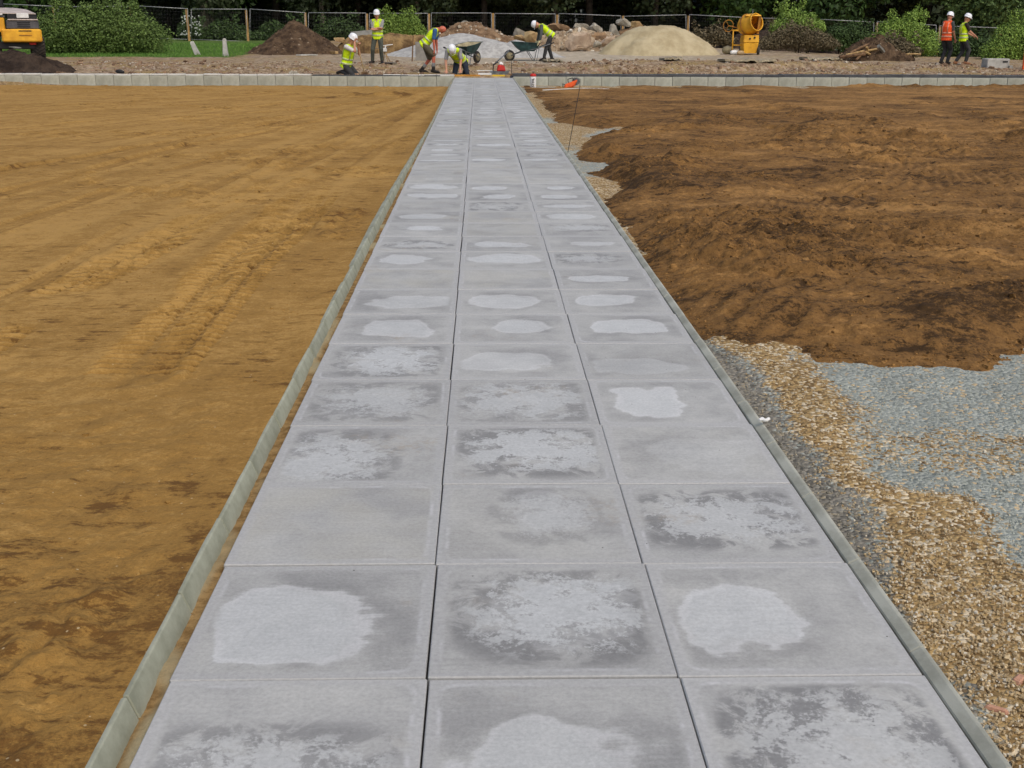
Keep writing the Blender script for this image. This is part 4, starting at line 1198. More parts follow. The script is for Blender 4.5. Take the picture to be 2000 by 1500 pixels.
shrub('shrub', 'dark green shrubs behind the cone of brown earth', 'shrub', 490, 620, 34, 88, ml_shrub, 73, 3, 6000, .08, .3, 7, 'shrubs behind the fence', 'foliage', 3)
shrub('shrub', 'green shrubs behind the fence above the kneeling man', 'shrub', 600, 728, 32, 84, ml_shrub, 72.5, 4, 6000, .08, .3, 8, 'shrubs behind the fence', 'foliage', 4)
shrub('bush', 'bright green bush in front of the wood beside the man with folded arms', 'bush', 730, 836, 22, 80, ml_bush, 66, 5, 15000, .05, .5, 7, None, 'foliage', 5)
shrub('shrub', 'grey green shrub dotted with white flowers left of the first timber post', 'shrub', 346, 398, 30, 78, ml_shrub, 71.5, 6, 3000, .07, .5, 5, 'shrubs behind the fence', 'foliage', 2)
r_ = np.random.default_rng(12)
fl = MB()
for k in range(55):
    p = pt(r_.uniform(352, 394), r_.uniform(31, 70), 70.9 + r_.uniform(-.2, .2)); fl.ball(p, .045, 6)
f_o = bpy.data.objects['shrub.003'] if 'shrub.003' in bpy.data.objects else None
if f_o is not None:
    for v_i, v_ in enumerate(fl.v): fl.v[v_i] = tuple(Vector(v_) - f_o.location)
    tag(fl.build('blossom', mat('blossom', lin(200, 204, 196), lin(170, 176, 166)), f_o), kind='stuff')
shrub('bush', 'green bush growing over the dark mound right of the mixer', 'bush', 1500, 1612, 10, 70, ml_bush, 61, 7, 14000, .048, .5, 6, None, 'foliage', 5)
shrub('brush', 'brown dead brush on the dark mound right of the mixer', 'brush', 1470, 1640, 44, 98, ml_brush, 58.5, 8, 14000, .042, .35, 9, None, 'twigs', 4)
shrub('shrub', 'dim undergrowth between the sand heap and the mixer', 'shrub', 1330, 1440, 46, 90, ml_brush, 64, 9, 3500, .06, .35, 6, None, 'twigs', 2)
shrub('shrub', 'dull green undergrowth behind the timber debris', 'shrub', 1590, 1720, 40, 100, ml_shrub, 63, 14, 10000, .05, .4, 7, None, 'foliage', 4)
shrub('bush', 'round bright green bush left of the man in orange', 'bush', 1688, 1828, 24, 112, ml_bush, 55, 10, 22000, .044, .6, 7, None, 'foliage', 5)
shrub('bush', 'tall yellow green bush at the right edge behind the concrete block', 'bush', 1914, 2075, 24, 132, ml_bush, 50, 11, 24000, .042, .6, 8, None, 'foliage', 5)
shrub('shrub', 'dark green undergrowth behind the two walking men', 'shrub', 1810, 1950, 62, 118, ml_shrub, 57, 13, 10000, .05, .4, 7, None, 'foliage', 2)

# ================================================================== PEOPLE
m_skin = mat('skin', lin(196, 146, 118), lin(178, 124, 98), 6.0, .55)
m_skin_r = mat('sunburnt_skin', lin(196, 112, 88), lin(178, 96, 74), 6.0, .55)
m_vest = mat('yellow_vest', lin(226, 255, 24), lin(176, 208, 22), 8.0, .7, .3, 0, (10, .4, .02))
m_ovest = mat('orange_vest', lin(255, 104, 48), lin(244, 84, 34), 8.0, .7, .3, 0, (10, .4, .02))
m_band = mat('reflective_band', lin(196, 204, 150), lin(170, 180, 130), 8.0, .4)
m_oband = mat('orange_band', lin(236, 170, 140), lin(220, 150, 120), 8.0, .4)
m_hat = mat('white_helmet', lin(236, 238, 240), lin(222, 224, 226), 4.0, .35, .5)
m_grey_s = mat('grey_shirt', lin(150, 150, 148), lin(118, 118, 118), 6.0, .85)
m_white_s = mat('white_shirt', lin(210, 208, 204), lin(186, 184, 180), 6.0, .85)
m_blue_s = mat('blue_shirt', lin(72, 112, 160), lin(56, 92, 138), 6.0, .85)
m_dgrey_s = mat('dark_grey_shirt', lin(84, 88, 88), lin(62, 66, 66), 6.0, .85)
m_dark_s = mat('dark_shirt', lin(58, 50, 44), lin(42, 36, 32), 6.0, .85)
m_trous = mat('work_trousers', lin(62, 62, 62), lin(42, 43, 45), 6.0, .9)
m_trous_g = mat('green_grey_trousers', lin(84, 88, 78), lin(60, 64, 58), 6.0, .9)
m_trous_n = mat('navy_trousers', lin(46, 52, 64), lin(34, 40, 50), 6.0, .9)
m_shorts = mat('olive_shorts', lin(98, 92, 74), lin(78, 72, 58), 6.0, .9)
m_boot = mat('boots', lin(48, 42, 38), lin(32, 29, 27), 6.0, .7)
m_boot_t = mat('tan_boots', lin(150, 104, 70), lin(118, 80, 54), 6.0, .7)
m_glove = mat('pale_gloves', lin(196, 190, 150), lin(170, 162, 124), 6.0, .8)
m_hair = mat('hair', lin(60, 48, 38), lin(42, 34, 28), 10.0, .8)
m_eye = mat('eye', lin(40, 34, 30), lin(36, 30, 26), 5.0, .3, .5)

def ik(a, b, l1, l2, hint):
    a, b, hint = Vector(a), Vector(b), Vector(hint)
    d = b - a; L = d.length
    if L > (l1 + l2) * .995:
        b = a + d * ((l1 + l2) * .995 / L); d = b - a; L = d.length
    u = d / L
    x = (l1 * l1 - l2 * l2 + L * L) / (2 * L); y = math.sqrt(max(l1 * l1 - x * x, 0))
    h = (hint - u * hint.dot(u)); h = h.normalized() if h.length > 1e-5 else Vector((0, 1, 0))
    return a + u * x + h * y, b

def person(label, loc, rz, scale, pose, kit, group='workmen on the site'):
    """pose in metres, facing +Y: pelvis, chest, neck, head, look, hands (L, R), elbow hints, ankles (L, R), knee hints, toes; +X is the person's right"""
    t = thing('person', label, 'person', loc, rz, group)
    t.scale = (scale,) * 3
    V3 = Vector
    pel, che, nec, hea = (V3(pose[k]) for k in ('pelvis', 'chest', 'neck', 'head'))
    lat = V3(pose.get('lat', (1, 0, 0))).normalized(); plat = V3(pose.get('plat', pose.get('lat', (1, 0, 0)))).normalized()
    look = V3(pose['look']).normalized()
    upv = (hea - nec).normalized()
    sh = [che.lerp(nec, .72) + lat * (s * .185) for s in (-1, 1)]
    hip = [pel + plat * (s * .095) + (pel - che).normalized() * .04 for s in (-1, 1)]
    elb, wri = [], []
    for i in (0, 1):
        e, w = ik(sh[i], pose['hands'][i], .29, .27, pose['ehint'][i]); elb.append(e); wri.append(w)
    kne, ank = [], []
    for i in (0, 1):
        k, a = ik(hip[i], pose['ankles'][i], .44, .42, pose['khint'][i]); kne.append(k); ank.append(a)
    spine = (nec - pel).normalized()
    # --- the body: one skin
    b = MB()
    b.tube([pel - spine * .08, pel, pel.lerp(che, .5), che, che.lerp(nec, .7), nec], [(.13, .09), (.16, .115), (.145, .10), (.175, .115), (.14, .09), (.06, .06)], 14, lat)
    b.capsule(sh[0], .058, sh[1], .058)
    b.capsule(nec - upv * .03, .058, nec.lerp(hea, .6), .055)
    side = upv.cross(look).normalized() * -1
    fw = side.cross(upv).normalized() * -1
    if fw.dot(look) < 0: fw = -fw
    R3 = Matrix((side, fw, upv)).transposed()
    b.ball(hea + upv * .015, (.078, .098, .112), 14, R3)
    b.ball(hea + fw * .03 - upv * .055, (.056, .066, .062), 10, R3)              # jaw
    b.capsule(hea + fw * .098 + upv * .015, .010, hea + fw * .112 - upv * .022, .016, 8)   # nose
    b.capsule(hea + fw * .086 - upv * .062 - side * .022, .010, hea + fw * .086 - upv * .062 + side * .022, .010, 6)  # lips
    for s in (-1, 1): b.ball(hea + side * (s * .080) - upv * .005, (.012, .022, .034), 8, R3)
    for i in (0, 1):
        b.capsule(sh[i], .052, elb[i], .042); b.capsule(elb[i], .043, wri[i], .030)
        b.capsule(hip[i], .088, kne[i], .058); b.capsule(kne[i], .058, ank[i], .040)
        d = (wri[i] - elb[i]).normalized()
        hd = V3(pose.get('hdir', [d, d])[i]).normalized()
        q = hd.cross(lat if abs(hd.dot(lat)) < .9 else V3((0, 1, 0))).normalized()      # back of the hand
        wd = hd.cross(q).normalized()                                                  # across the palm
        palm = wri[i] + hd * .085
        b.tube([wri[i], wri[i] + hd * .04, palm], [(.028, .022), (.040, .019), (.042, .015)], 8, wd)
        curl = pose.get('curl', .5)
        for f, L in enumerate((.066, .078, .072, .056)):
            r0 = palm + wd * ((f - 1.5) * .021)
            m1 = r0 + (hd * math.cos(curl * .6) + q * math.sin(curl * .6)) * L * .55
            m2 = m1 + (hd * math.cos(curl * 1.6) + q * math.sin(curl * 1.6)) * L * .5
            b.capsule(r0 - hd * .01, .0095, m1, .009, 6); b.capsule(m1, .009, m2, .0075, 6)
        th0 = wri[i] + hd * .03 - wd * .036 * (1 if i else -1)
        th1 = th0 + hd * .035 - wd * .028 * (1 if i else -1) + q * .012
        b.capsule(th0, .012, th1, .011, 6); b.capsule(th1, .011, th1 + hd * .03 + q * .014, .009, 6)
    remeshed(b, 'body', kit.get('skin', m_skin), t, .0085, 3)
    for s in (-1, 1):
        e = MB(); e.ball(hea + fw * .088 + side * (s * .031) + upv * .022, .011, 8); e.build('eye', m_eye, t, True)
    # --- shirt
    if kit.get('shirt'):
        m = MB()
        m.tube([pel - spine * .02, pel.lerp(che, .5), che, che.lerp(nec, .7), nec - spine * .03], [(.172, .128), (.158, .113), (.188, .127), (.155, .104), (.075, .075)], 14, lat)
        m.capsule(sh[0], .071, sh[1], .071)
        for i in (0, 1):
            m.capsule(sh[i], .069, sh[i].lerp(elb[i], .78) if kit.get('short', 1) else elb[i], .060)
            if not kit.get('short', 1): m.capsule(elb[i], .057, elb[i].lerp(wri[i], .92), .043)
        remeshed(m, 'shirt', kit['shirt'], t, .012, 5)
    # --- vest, sleeveless, with bands
    hem = pose.get('hem', pel - spine * .12)
    vt = kit['vest']
    m = MB()
    m.tube([hem, pel, pel.lerp(che, .5), che, che.lerp(nec, .62), nec - spine * .045], [(.205, .158), (.196, .150), (.178, .134), (.202, .142), (.170, .120), (.105, .095)], 16, lat)
    m.capsule(sh[0].lerp(sh[1], .13), .080, sh[0].lerp(sh[1], .87), .080)
    remeshed(m, 'vest', vt, t, .012, 5)
    for f, rx, ry in ((.05, .200, .154), (.42, .187, .141)):
        c = pel.lerp(che, f); m = MB()
        m.tube([c - spine * .026, c + spine * .026], [(rx + .006, ry + .006), (rx + .004, ry + .004)], 20, lat)
        m.build('band', kit.get('band', m_band), t, True)
    for s in (-1, 1):                                    # the two bands over the shoulders
        m = MB(); fwd_ = lat.cross(spine).normalized() * -1
        if fwd_.dot(look) < 0: fwd_ = -fwd_
        p = [pel.lerp(che, .44) + lat * (s * .105) + fwd_ * .128, che + lat * (s * .105) + fwd_ * .124, che.lerp(nec, .62) + lat * (s * .10) + fwd_ * .112,
             che.lerp(nec, .80) + lat * (s * .10) + spine * .068, che.lerp(nec, .62) + lat * (s * .10) - fwd_ * .112, che + lat * (s * .105) - fwd_ * .124, pel.lerp(che, .44) + lat * (s * .105) - fwd_ * .128]
        m.tube(p, [(.022, .009)] * 7, 6, lat)
        m.build('band', kit.get('band', m_band), t, True)
    # --- legs
    m = MB()
    m.tube([pel - spine * .12, pel - spine * .02, pel + spine * .06], [(.165, .122), (.176, .128), (.160, .118)], 14, plat)
    sc_ = kit.get('shorts')
    for i in (0, 1):
        if sc_:
            m.capsule(hip[i], .108, hip[i].lerp(kne[i], .92), .092)
        else:
            m.capsule(hip[i], .104, kne[i], .076); m.capsule(kne[i], .076, kne[i].lerp(ank[i], .9), .064)
    remeshed(m, 'shorts' if sc_ else 'trousers', kit['legs'], t, .013, 4)
    for i in (0, 1):
        a = ank[i]; toe = V3(pose['toes'][i])
        tdir = (toe - a); tdir = tdir.normalized() if tdir.length > .01 else V3((0, 1, 0))
        sole = pose.get('sole', [V3((0, 0, -1))] * 2)[i]; sole = V3(sole)
        m = MB()
        m.capsule(kne[i].lerp(a, .72), .054, a, .056)
        m.capsule(a + sole * .035 - tdir * .045, .048, a + sole * .035 + tdir * .13, .044)
        m.capsule(a + sole * .030, .055, a + sole * .045 + tdir * .17, .038)
        remeshed(m, 'boot', kit.get('boot', m_boot), t, .012, 3)
        if sc_:
            m = MB(); m.capsule(kne[i].lerp(a, .55), .055, kne[i].lerp(a, .85), .052); m.build('sock', m_grey_s, t, True)
    # --- head gear
    if kit.get('hat'):
        m = MB()
        prof = [(.128, -.004), (.131, .006), (.124, .012), (.122, .05), (.112, .09), (.090, .122), (.055, .143), (.012, .150)]
        c = hea + upv * .052 - fw * .004
        rings = []
        for rr, hh in prof:
            rings.append([c + side * rr * .90 * math.cos(a) + fw * rr * 1.08 * math.sin(a) + upv * hh for a in [2 * math.pi * j / 20 for j in range(20)]])
        m.loft(rings)
        h_o = m.build('helmet', kit['hat'], t, True)
        m = MB()
        m.loft([[c + side * (.118 * math.cos(a)) * k + fw * (.128 + .0 + (.062 if k > .5 else 0) * math.sin(a)) * (1 if k > .5 else .86) * 1.0 * math.sin(a) + upv * (z0 - .01 * k * math.sin(a)) for a in [math.pi * (.06 + .88 * j / 10) for j in range(11)]] for k, z0 in ((1.0, .002), (1.0, .010), (.8, .012))], closed=False, cap=False)
        p_o = m.build('peak', kit['hat'], h_o, True)
        md = p_o.modifiers.new('thick', 'SOLIDIFY'); md.thickness = .004
        m = MB(); m.tube([c - upv * .02 + fw * .1 * math.cos(a) * 1.0 + side * .083 * math.sin(a) for a in [2 * math.pi * j / 16 for j in range(17)]], .006, 5)
        m.build('hair', m_hair, t, True)
    if kit.get('gloves'):
        for i in (0, 1):
            d = V3(pose.get('hdir', [(wri[i] - elb[i])] * 2)[i]).normalized()
            m = MB(); m.capsule(wri[i] - d * .03, .040, wri[i] + d * .02, .043); m.capsule(wri[i] + d * .02, .046, wri[i] + d * .11, .040)
            for f in range(4):
                m.capsule(wri[i] + d * .10 + lat * ((f - 1.5) * .022), .014, wri[i] + d * .15 + lat * ((f - 1.5) * .022) + V3((0, 0, -.03)), .012, 6)
            remeshed(m, 'glove', kit['gloves'], t, .010, 3)
    return t, hea, wri

def stand_at(px, py): return at(px, py)
PI = math.pi
# 1. kneeling on the wall at the left, sitting on his heels, leaning on a tool handle, in profile facing right
L = Vector((pt(686, 145, 38.0).x, 38.0, .03))
pose = dict(pelvis=(0, -.14, .30), chest=(0, -.05, .63), neck=(0, -.01, .82), head=(0, .07, .95), look=(0, 1, -.28), hands=[(-.06, .22, .80), (.08, .20, .90)],
            ehint=[(-.3, .3, -1), (.3, .4, -1)], ankles=[(-.11, -.24, .08), (.11, -.24, .08)], khint=[(0, 1, .1), (0, 1, .1)], toes=[(-.11, -.42, .03), (.11, -.42, .03)],
            sole=[(0, .05, .3), (0, .05, .3)], hdir=[(.3, .4, .6), (-.3, .2, .6)], curl=1.2, hem=Vector((0, -.2, .20)))
person('man in a yellow vest and white helmet kneeling with a hand at his face', L, -PI / 2 - .45, 1.12, pose, dict(vest=m_vest, shirt=m_white_s, legs=m_trous, hat=m_hat))
# 2. standing with folded arms, facing the camera
L = at(739, 124)
pose = dict(pelvis=(0, 0, .93), chest=(0, .0, 1.27), neck=(0, .02, 1.47), head=(0, .05, 1.61), look=(-.15, 1, -.2), hands=[(.10, .22, 1.13), (-.10, .20, 1.19)],
            ehint=[(-1, -.1, -.6), (1, -.1, -.6)], ankles=[(-.14, .04, .09), (.20, .0, .09)], khint=[(-.1, 1, 0), (.1, 1, 0)], toes=[(-.19, .22, .06), (.30, .16, .06)], hdir=[(1, .2, .1), (-1, .2, .1)], curl=.4)
person('man in a yellow vest and white helmet standing with folded arms', L, PI - .05, 1.06, pose, dict(vest=m_vest, shirt=m_grey_s, legs=m_trous_g, hat=m_hat))
# 3. stooping bare-headed man in shorts, in profile facing right
L = Vector((pt(838, 146, 39.2).x, 39.2, gnd(pt(838, 146, 39.2).x, 39.2)))
pose = dict(pelvis=(0, -.10, .86), chest=(0, .14, 1.14), neck=(0, .28, 1.27), head=(0, .42, 1.27), look=(0, .45, -1), hands=[(-.16, .22, .50), (.18, .20, .50)],
            ehint=[(-.3, -1, 0), (.3, -1, 0)], ankles=[(-.12, -.25, .09), (.12, .16, .09)], khint=[(0, 1, 0), (0, 1, 0)], toes=[(-.12, -.06, .06), (.12, .36, .06)], curl=.5, hem=Vector((0, -.20, .80)))
person('bare headed man in a yellow vest and olive shorts stooping beside the wall', L, -PI / 2 - .15, 1.09, pose, dict(vest=m_vest, shirt=m_blue_s, legs=m_shorts, shorts=True, skin=m_skin_r))
# 4. on hands and knees at the end of the path, facing the camera
L = Vector((pt(886, 147, 38.3).x, 38.3, .03))
pose = dict(pelvis=(-.22, -.30, .42), chest=(-.03, .06, .62), neck=(.02, .20, .70), head=(.05, .31, .72), look=(0, .8, -1), hands=[(-.16, .36, .09), (.24, .30, .09)],
            ehint=[(-1, -.2, 0), (1, -.2, 0)], ankles=[(-.36, -.55, .06), (-.08, -.58, .06)], khint=[(-.2, 1, -.6), (.2, 1, -.6)], toes=[(-.36, -.74, .04), (-.08, -.76, .04)],
            sole=[(0, .05, .2), (0, .05, .2)], lat=(1, -.2, -.05), hdir=[(0, .7, -.4), (0, .7, -.4)], curl=.15, hem=Vector((-.28, -.42, .34)))
person('man in a yellow vest and white helmet on hands and knees at the path end', L, PI + .1, 1.10, pose, dict(vest=m_vest, shirt=m_grey_s, legs=m_trous_n, hat=m_hat))
# 5. bent over the handles of a wheelbarrow, in profile facing left
L5 = at(1069, 119)
pose = dict(pelvis=(0, -.10, .95), chest=(0, .16, 1.18), neck=(0, .31, 1.28), head=(0, .43, 1.30), look=(0, 1, -.65), hands=[(-.27, .36, .66), (.27, .36, .66)],
            ehint=[(-.4, -1, 0), (.4, -1, 0)], ankles=[(-.13, .16, .09), (.13, -.20, .09)], khint=[(0, 1, 0), (0, 1, 0)], toes=[(-.13, .36, .06), (.13, 0, .06)], hdir=[(0, .5, -.8), (0, .5, -.8)], curl=1.3, hem=Vector((0, -.19, .88)))
person('man in a yellow vest bent over the handles of a green wheelbarrow', L5, PI / 2 + .12, 1.05, pose, dict(vest=m_vest, shirt=m_dgrey_s, short=0, legs=m_trous, hat=m_hat, gloves=m_glove))
# 6. and 7. two men walking off to the right
L = at(1843, 125)
pose = dict(pelvis=(0, 0, .93), chest=(0, -.02, 1.27), neck=(0, .02, 1.47), head=(0, .06, 1.61), look=(0, 1, -.05), hands=[(-.24, .14, .84), (.24, .16, .86)],
            ehint=[(-.2, -1, 0), (.2, -1, 0)], ankles=[(-.1, -.03, .09), (.1, .06, .09)], khint=[(0, 1, 0), (0, 1, 0)], toes=[(-.1, .16, .06), (.1, .26, .06)])
person('man in an orange vest and white helmet standing at the right', L, -PI / 2 + .55, 1.05, pose, dict(vest=m_ovest, band=m_oband, shirt=m_dgrey_s, legs=m_trous, hat=m_hat))
L = at(1876, 126)
pose = dict(pelvis=(0, 0, .93), chest=(0, -.03, 1.27), neck=(0, .0, 1.46), head=(0, .05, 1.60), look=(0, 1, -.1), hands=[(-.16, .34, 1.02), (.18, .36, 1.00)],
            ehint=[(-.2, -1, -.3), (.2, -1, -.3)], ankles=[(-.1, -.16, .09), (.1, .14, .09)], khint=[(0, 1, 0), (0, 1, 0)], toes=[(-.1, .03, .06), (.1, .34, .06)], curl=.8)
person('man in a yellow vest walking at the far right beside the man in orange', L, -PI / 2 - .1, 1.02, pose, dict(vest=m_vest, shirt=m_dark_s, legs=m_trous, hat=m_hat, boot=m_boot_t))

# ================================================================== TOOLS AND PLANT
m_barrow = mat('barrow_green', lin(48, 82, 82), lin(30, 52, 54), 5.0, .6, .4)
m_mortar = mat('dried_mortar', lin(170, 160, 128), lin(128, 118, 92), 5.0, .9)
m_steel = mat('dull_steel', lin(120, 124, 126), lin(86, 90, 92), 8.0, .5, .5, .4)
m_rubber = mat('rubber', lin(46, 46, 46), lin(66, 60, 52), 6.0, .85)
m_yellow = mat('plant_yellow', lin(234, 176, 44), lin(206, 148, 34), 2.5, .5, .4)
m_yellow_d = mat('plant_yellow_grimy', lin(188, 128, 40), lin(128, 88, 40), 4.0, .7)
m_black = mat('black_metal', lin(34, 34, 36), lin(24, 24, 26), 4.0, .6)
m_hood = mat('grey_hood', lin(92, 90, 92), lin(70, 68, 70), 3.0, .6)
m_hoodtop = mat('pale_hood_top', lin(196, 182, 172), lin(168, 156, 146), 3.0, .5)
m_white = mat('white_plastic', lin(228, 228, 224), lin(206, 206, 202), 4.0, .5)
m_red = mat('red_paint', lin(192, 44, 34), lin(160, 34, 28), 4.0, .5)
m_orange = mat('orange_plastic', lin(232, 96, 40), lin(204, 80, 34), 4.0, .5)
m_conc = mat('pale_concrete', lin(186, 184, 176), lin(150, 148, 140), 2.5, .85, .3, 0, (14, .4, .02))
m_board = mat('weathered_board', lin(134, 132, 124), lin(104, 102, 96), 3.0, .85)

def wheelbarrow(label, loc, rz, pitch=0.0, s=1.0):
    t = thing('wheelbarrow', label, 'wheelbarrow', loc, rz, 'green wheelbarrows full of mortar stains')
    t.rotation_euler = (pitch, 0, rz); t.scale = (s,) * 3
    m = MB()
    def ring(x, y0, y1, z0, z1):
        return [(-x * .8, y1, z1), (x * .8, y1, z1), (x, (y0 + y1) / 2, (z0 + z1) / 2 ), (x * .9, y0, z0), (-x * .9, y0, z0), (-x, (y0 + y1) / 2, (z0 + z1) / 2)]
    out = [ring(.20, -.24, .22, .34, .34), ring(.27, -.34, .40, .46, .48), ring(.34, -.44, .58, .62, .70), ring(.365, -.47, .62, .625, .705), ring(.365, -.47, .62, .60, .68)]
    m.loft(out[:3], True, False); n0 = len(m.f)
    m.f.append(tuple(range(5, -1, -1))); m.mi.append(0)
    m.cur = 1
    inn_ = [ring(.335, -.435, .575, .618, .698), ring(.25, -.32, .37, .47, .49), ring(.18, -.22, .20, .37, .37)]
    m.loft(inn_, True, False); k = len(m.v) - 6; m.f.append(tuple(k + i for i in range(6))); m.mi.append(1)
    m.cur = 0
    m.loft([out[2], out[3], ring(.365, -.47, .62, .612, .692), inn_[0]], True, False)
    m.build('tray', [m_barrow, m_mortar], t)
    for sx in (-1, 1):
        h = MB(); h.tube([(sx * .10, .62, .20), (sx * .17, .25, .33), (sx * .24, -.35, .44), (sx * .27, -.85, .60)], .017, 8); h.build('handle', m_steel, t, True)
        g_ = MB(); g_.capsule((sx * .268, -.82, .592), .022, (sx * .272, -.93, .626), .022); g_.build('grip', m_black, t, True)
        l = MB(); l.tube([(sx * .20, .0, .36), (sx * .25, -.22, .02), (sx * .25, -.30, .015), (sx * .23, -.40, .45)], .014, 6); l.build('leg', m_steel, t, True)
    w = MB(); w.lathe([(.12, -.045), (.18, -.04), (.2, -.015), (.2, .015), (.18, .04), (.12, .045)], (0, .66, .2), (1, 0, 0), 20); wo = w.build('wheel', m_rubber, t, True)
    w = MB(); w.lathe([(.03, -.06), (.12, -.048), (.12, .048), (.03, .06)], (0, .66, .2), (1, 0, 0), 16); w.build('rim', m_mortar, wo, True)
    w = MB(); w.tube([(-.10, .66, .2), (.10, .66, .2)], .012, 6); w.build('axle', m_steel, t)
    return t
a5 = at(1021, 121)
wheelbarrow('green wheelbarrow held by the bent man, seen side on', (pt(1030, 121, L5.y).x, L5.y - .05, gnd(a5.x, L5.y)), PI / 2 + .12, -.02, 1.08)
a = at(917, 128)
wheelbarrow('green wheelbarrow standing alone behind the man on hands and knees', (a.x - .1, a.y + .3, gnd(a.x, a.y + .2)), -.55, .06, 1.08)

# diesel mixer
a = at(1458, 107)
Ym = a.y; mx = MX(Ym); mz = MZ(Ym)
t = thing('concrete_mixer', 'yellow concrete mixer with tilted drum right of the sand heap', 'concrete mixer', a)
P = lambda px, py, dy=0.0: Vector(((px - 1458) * mx, dy, (107 - py) * mz))
m = MB(); m.hexa([P(1449, 104, -.35), P(1474, 104, -.35), P(1474, 104, .35), P(1449, 104, .35)], [P(1447, 83, -.38), P(1477, 83, -.38), P(1477, 83, .38), P(1447, 83, .38)])
m.build('engine_box', m_yellow, t, False, .015)
m = MB(); m.hexa([P(1446.5, 82.5, -.40), P(1477.5, 82.5, -.40), P(1477.5, 82.5, .40), P(1446.5, 82.5, .40)], [P(1448, 68, -.38), P(1476.5, 68, -.38), P(1476.5, 68, .38), P(1448, 68, .38)])
eb = m.build('engine_cover', m_yellow, t, False, .02)
for px, py in ((1459, 75), (1468, 73)):
    m = MB(); m.lathe([(.045, 0), (.045, .02)], P(px, py, -.405), (0, -1, 0), 12); m.build('control', m_black, eb)
# drum: axis rises from lower left towards the mouth at the upper right, a little towards the camera
q0 = P(1438, 58, .18); ax_ = Vector((.50, -.80, .24)).normalized()
m = MB()
prof = [(.12, -.46), (.30, -.40), (.44, -.18), (.47, .05), (.44, .32), (.385, .55), (.40, .56), (.40, .58), (.365, .58), (.365, .55), (.42, .3), (.445, .05), (.41, -.18), (.1, -.38)]
m.lathe(prof, P(1458, 48.5, .10), ax_, 20, False)
m.build('drum', m_yellow, t, True)
m = MB(); m.lathe([(.475, -.02), (.50, -.01), (.50, .05), (.475, .06)], P(1458, 48.5, .10), ax_, 32, False); m.build('ring_gear', m_yellow_d, t, True)
m = MB()
for k in range(3):
    an = k * 2.1; q = Vector((0, 0, 1)).rotation_difference(ax_)
    c0 = P(1458, 48.5, .10) + ax_ * .05 + q @ Vector((math.cos(an) * .3, math.sin(an) * .3, 0)); c1 = P(1458, 48.5, .10) + ax_ * .42 + q @ Vector((math.cos(an + .6) * .22, math.sin(an + .6) * .22, 0))
    m.tube([c0, c1], [(.10, .012), (.08, .012)], 6)
m.build('blade', m_yellow_d, t)
# hood over the mouth
m = MB()
m.loft([[P(1466, 30, -.30), P(1478, 29, -.30), P(1480, 29, .32), P(1468, 28, .32)], [P(1475, 30, -.31), P(1480, 30, -.31), P(1482, 30, .33), P(1478, 29, .33)], [P(1473, 66, -.28), P(1477, 66, -.28), P(1478, 66, .30), P(1474, 66, .30)]])
m.build('side_plate', m_yellow_d, t)
m = MB(); m.hexa([P(1448, 31, -.36), P(1479, 31, -.36), P(1481, 31, .36), P(1449, 31, .36)], [P(1451, 28, -.30), P(1478, 28, -.30), P(1480, 28, .34), P(1452, 28, .34)]); m.build('hood', m_yellow, t, False, .01)
m = MB(); m.tube([P(1429, 59, .0), P(1429, 99, .0)], .030, 8); m.tube([P(1427, 59, 0), P(1450, 59, 0)], .035, 8); m.tube([P(1430, 88, 0), P(1449, 88, 0)], .025, 8); m.build('support_leg', m_yellow, t, True)
m = MB(); m.tube([P(1421 + 10 * math.cos(k * PI / 12), 50 + 11.5 * math.sin(k * PI / 12), .25 + .02 * math.cos(k * PI / 6)) for k in range(25)], .018, 6)
for k in range(3): m.tube([P(1421, 50, .25), P(1421 + 10 * math.cos(k * 2.1), 50 + 11.5 * math.sin(k * 2.1), .25)], .012, 5)
m.build('tilt_wheel', m_yellow_d, t, True)
m = MB(); m.tube([P(1421, 50, .25), P(1440, 54, .2)], .02, 6); m.build('tilt_shaft', m_yellow_d, t)
for px, dy in ((1478, -.28), (1451, .55)):
    m = MB(); m.lathe([(.10, -.06), (.17, -.055), (.185, -.02), (.185, .02), (.17, .055), (.10, .06)], P(px, 98.5, dy), (1, -.15, 0), 20); wo = m.build('wheel', m_rubber, t, True)
    m = MB(); m.lathe([(.03, -.07), (.10, -.062), (.10, .062), (.03, .07)], P(px, 98.5, dy), (1, -.15, 0), 14); m.build('rim', m_steel, wo, True)
m = MB(); m.tube([P(1478, 98.5, -.28), P(1451, 98.5, .55)], .025, 6); m.build('axle', m_steel, t)
m = MB(); m.tube([P(1470, 30, .5), P(1470, 20, .5)], .02, 6); m.ball(P(1470, 19, .5), .035, 8); m.build('exhaust', m_steel, t, True)
# sacks beside the mixer
def sack(label, px0, px1, py0, py1, mat_, seed, group='cement sacks beside the mixer'):
    c = at((px0 + px1) / 2, py1); w = (px1 - px0) * MX(c.y); h = (py1 - py0) * MZ(c.y)
    m = MB(); m.capsule((-w * .28, 0, h * .45), h * .46, (w * .28, 0, h * .42), h * .5, 10); m.ball((0, .05, h * .5), (w * .4, w * .3, h * .5), 10)
    o = remeshed(m, 'sack', mat_, None, .03, 3); o.location = c
    tag(o, label, 'sack', group)
sack('pale crumpled sack standing at the left foot of the mixer', 1414, 1428, 88, 106, m_mortar, 1)
sack('white sack lying in front of the mixer', 1426, 1442, 97, 107, m_white, 2)
sack('tan sack lying under the mixer box', 1440, 1452, 98, 108, mat('tan_sack', lin(186, 160, 120), lin(150, 126, 92)), 3)

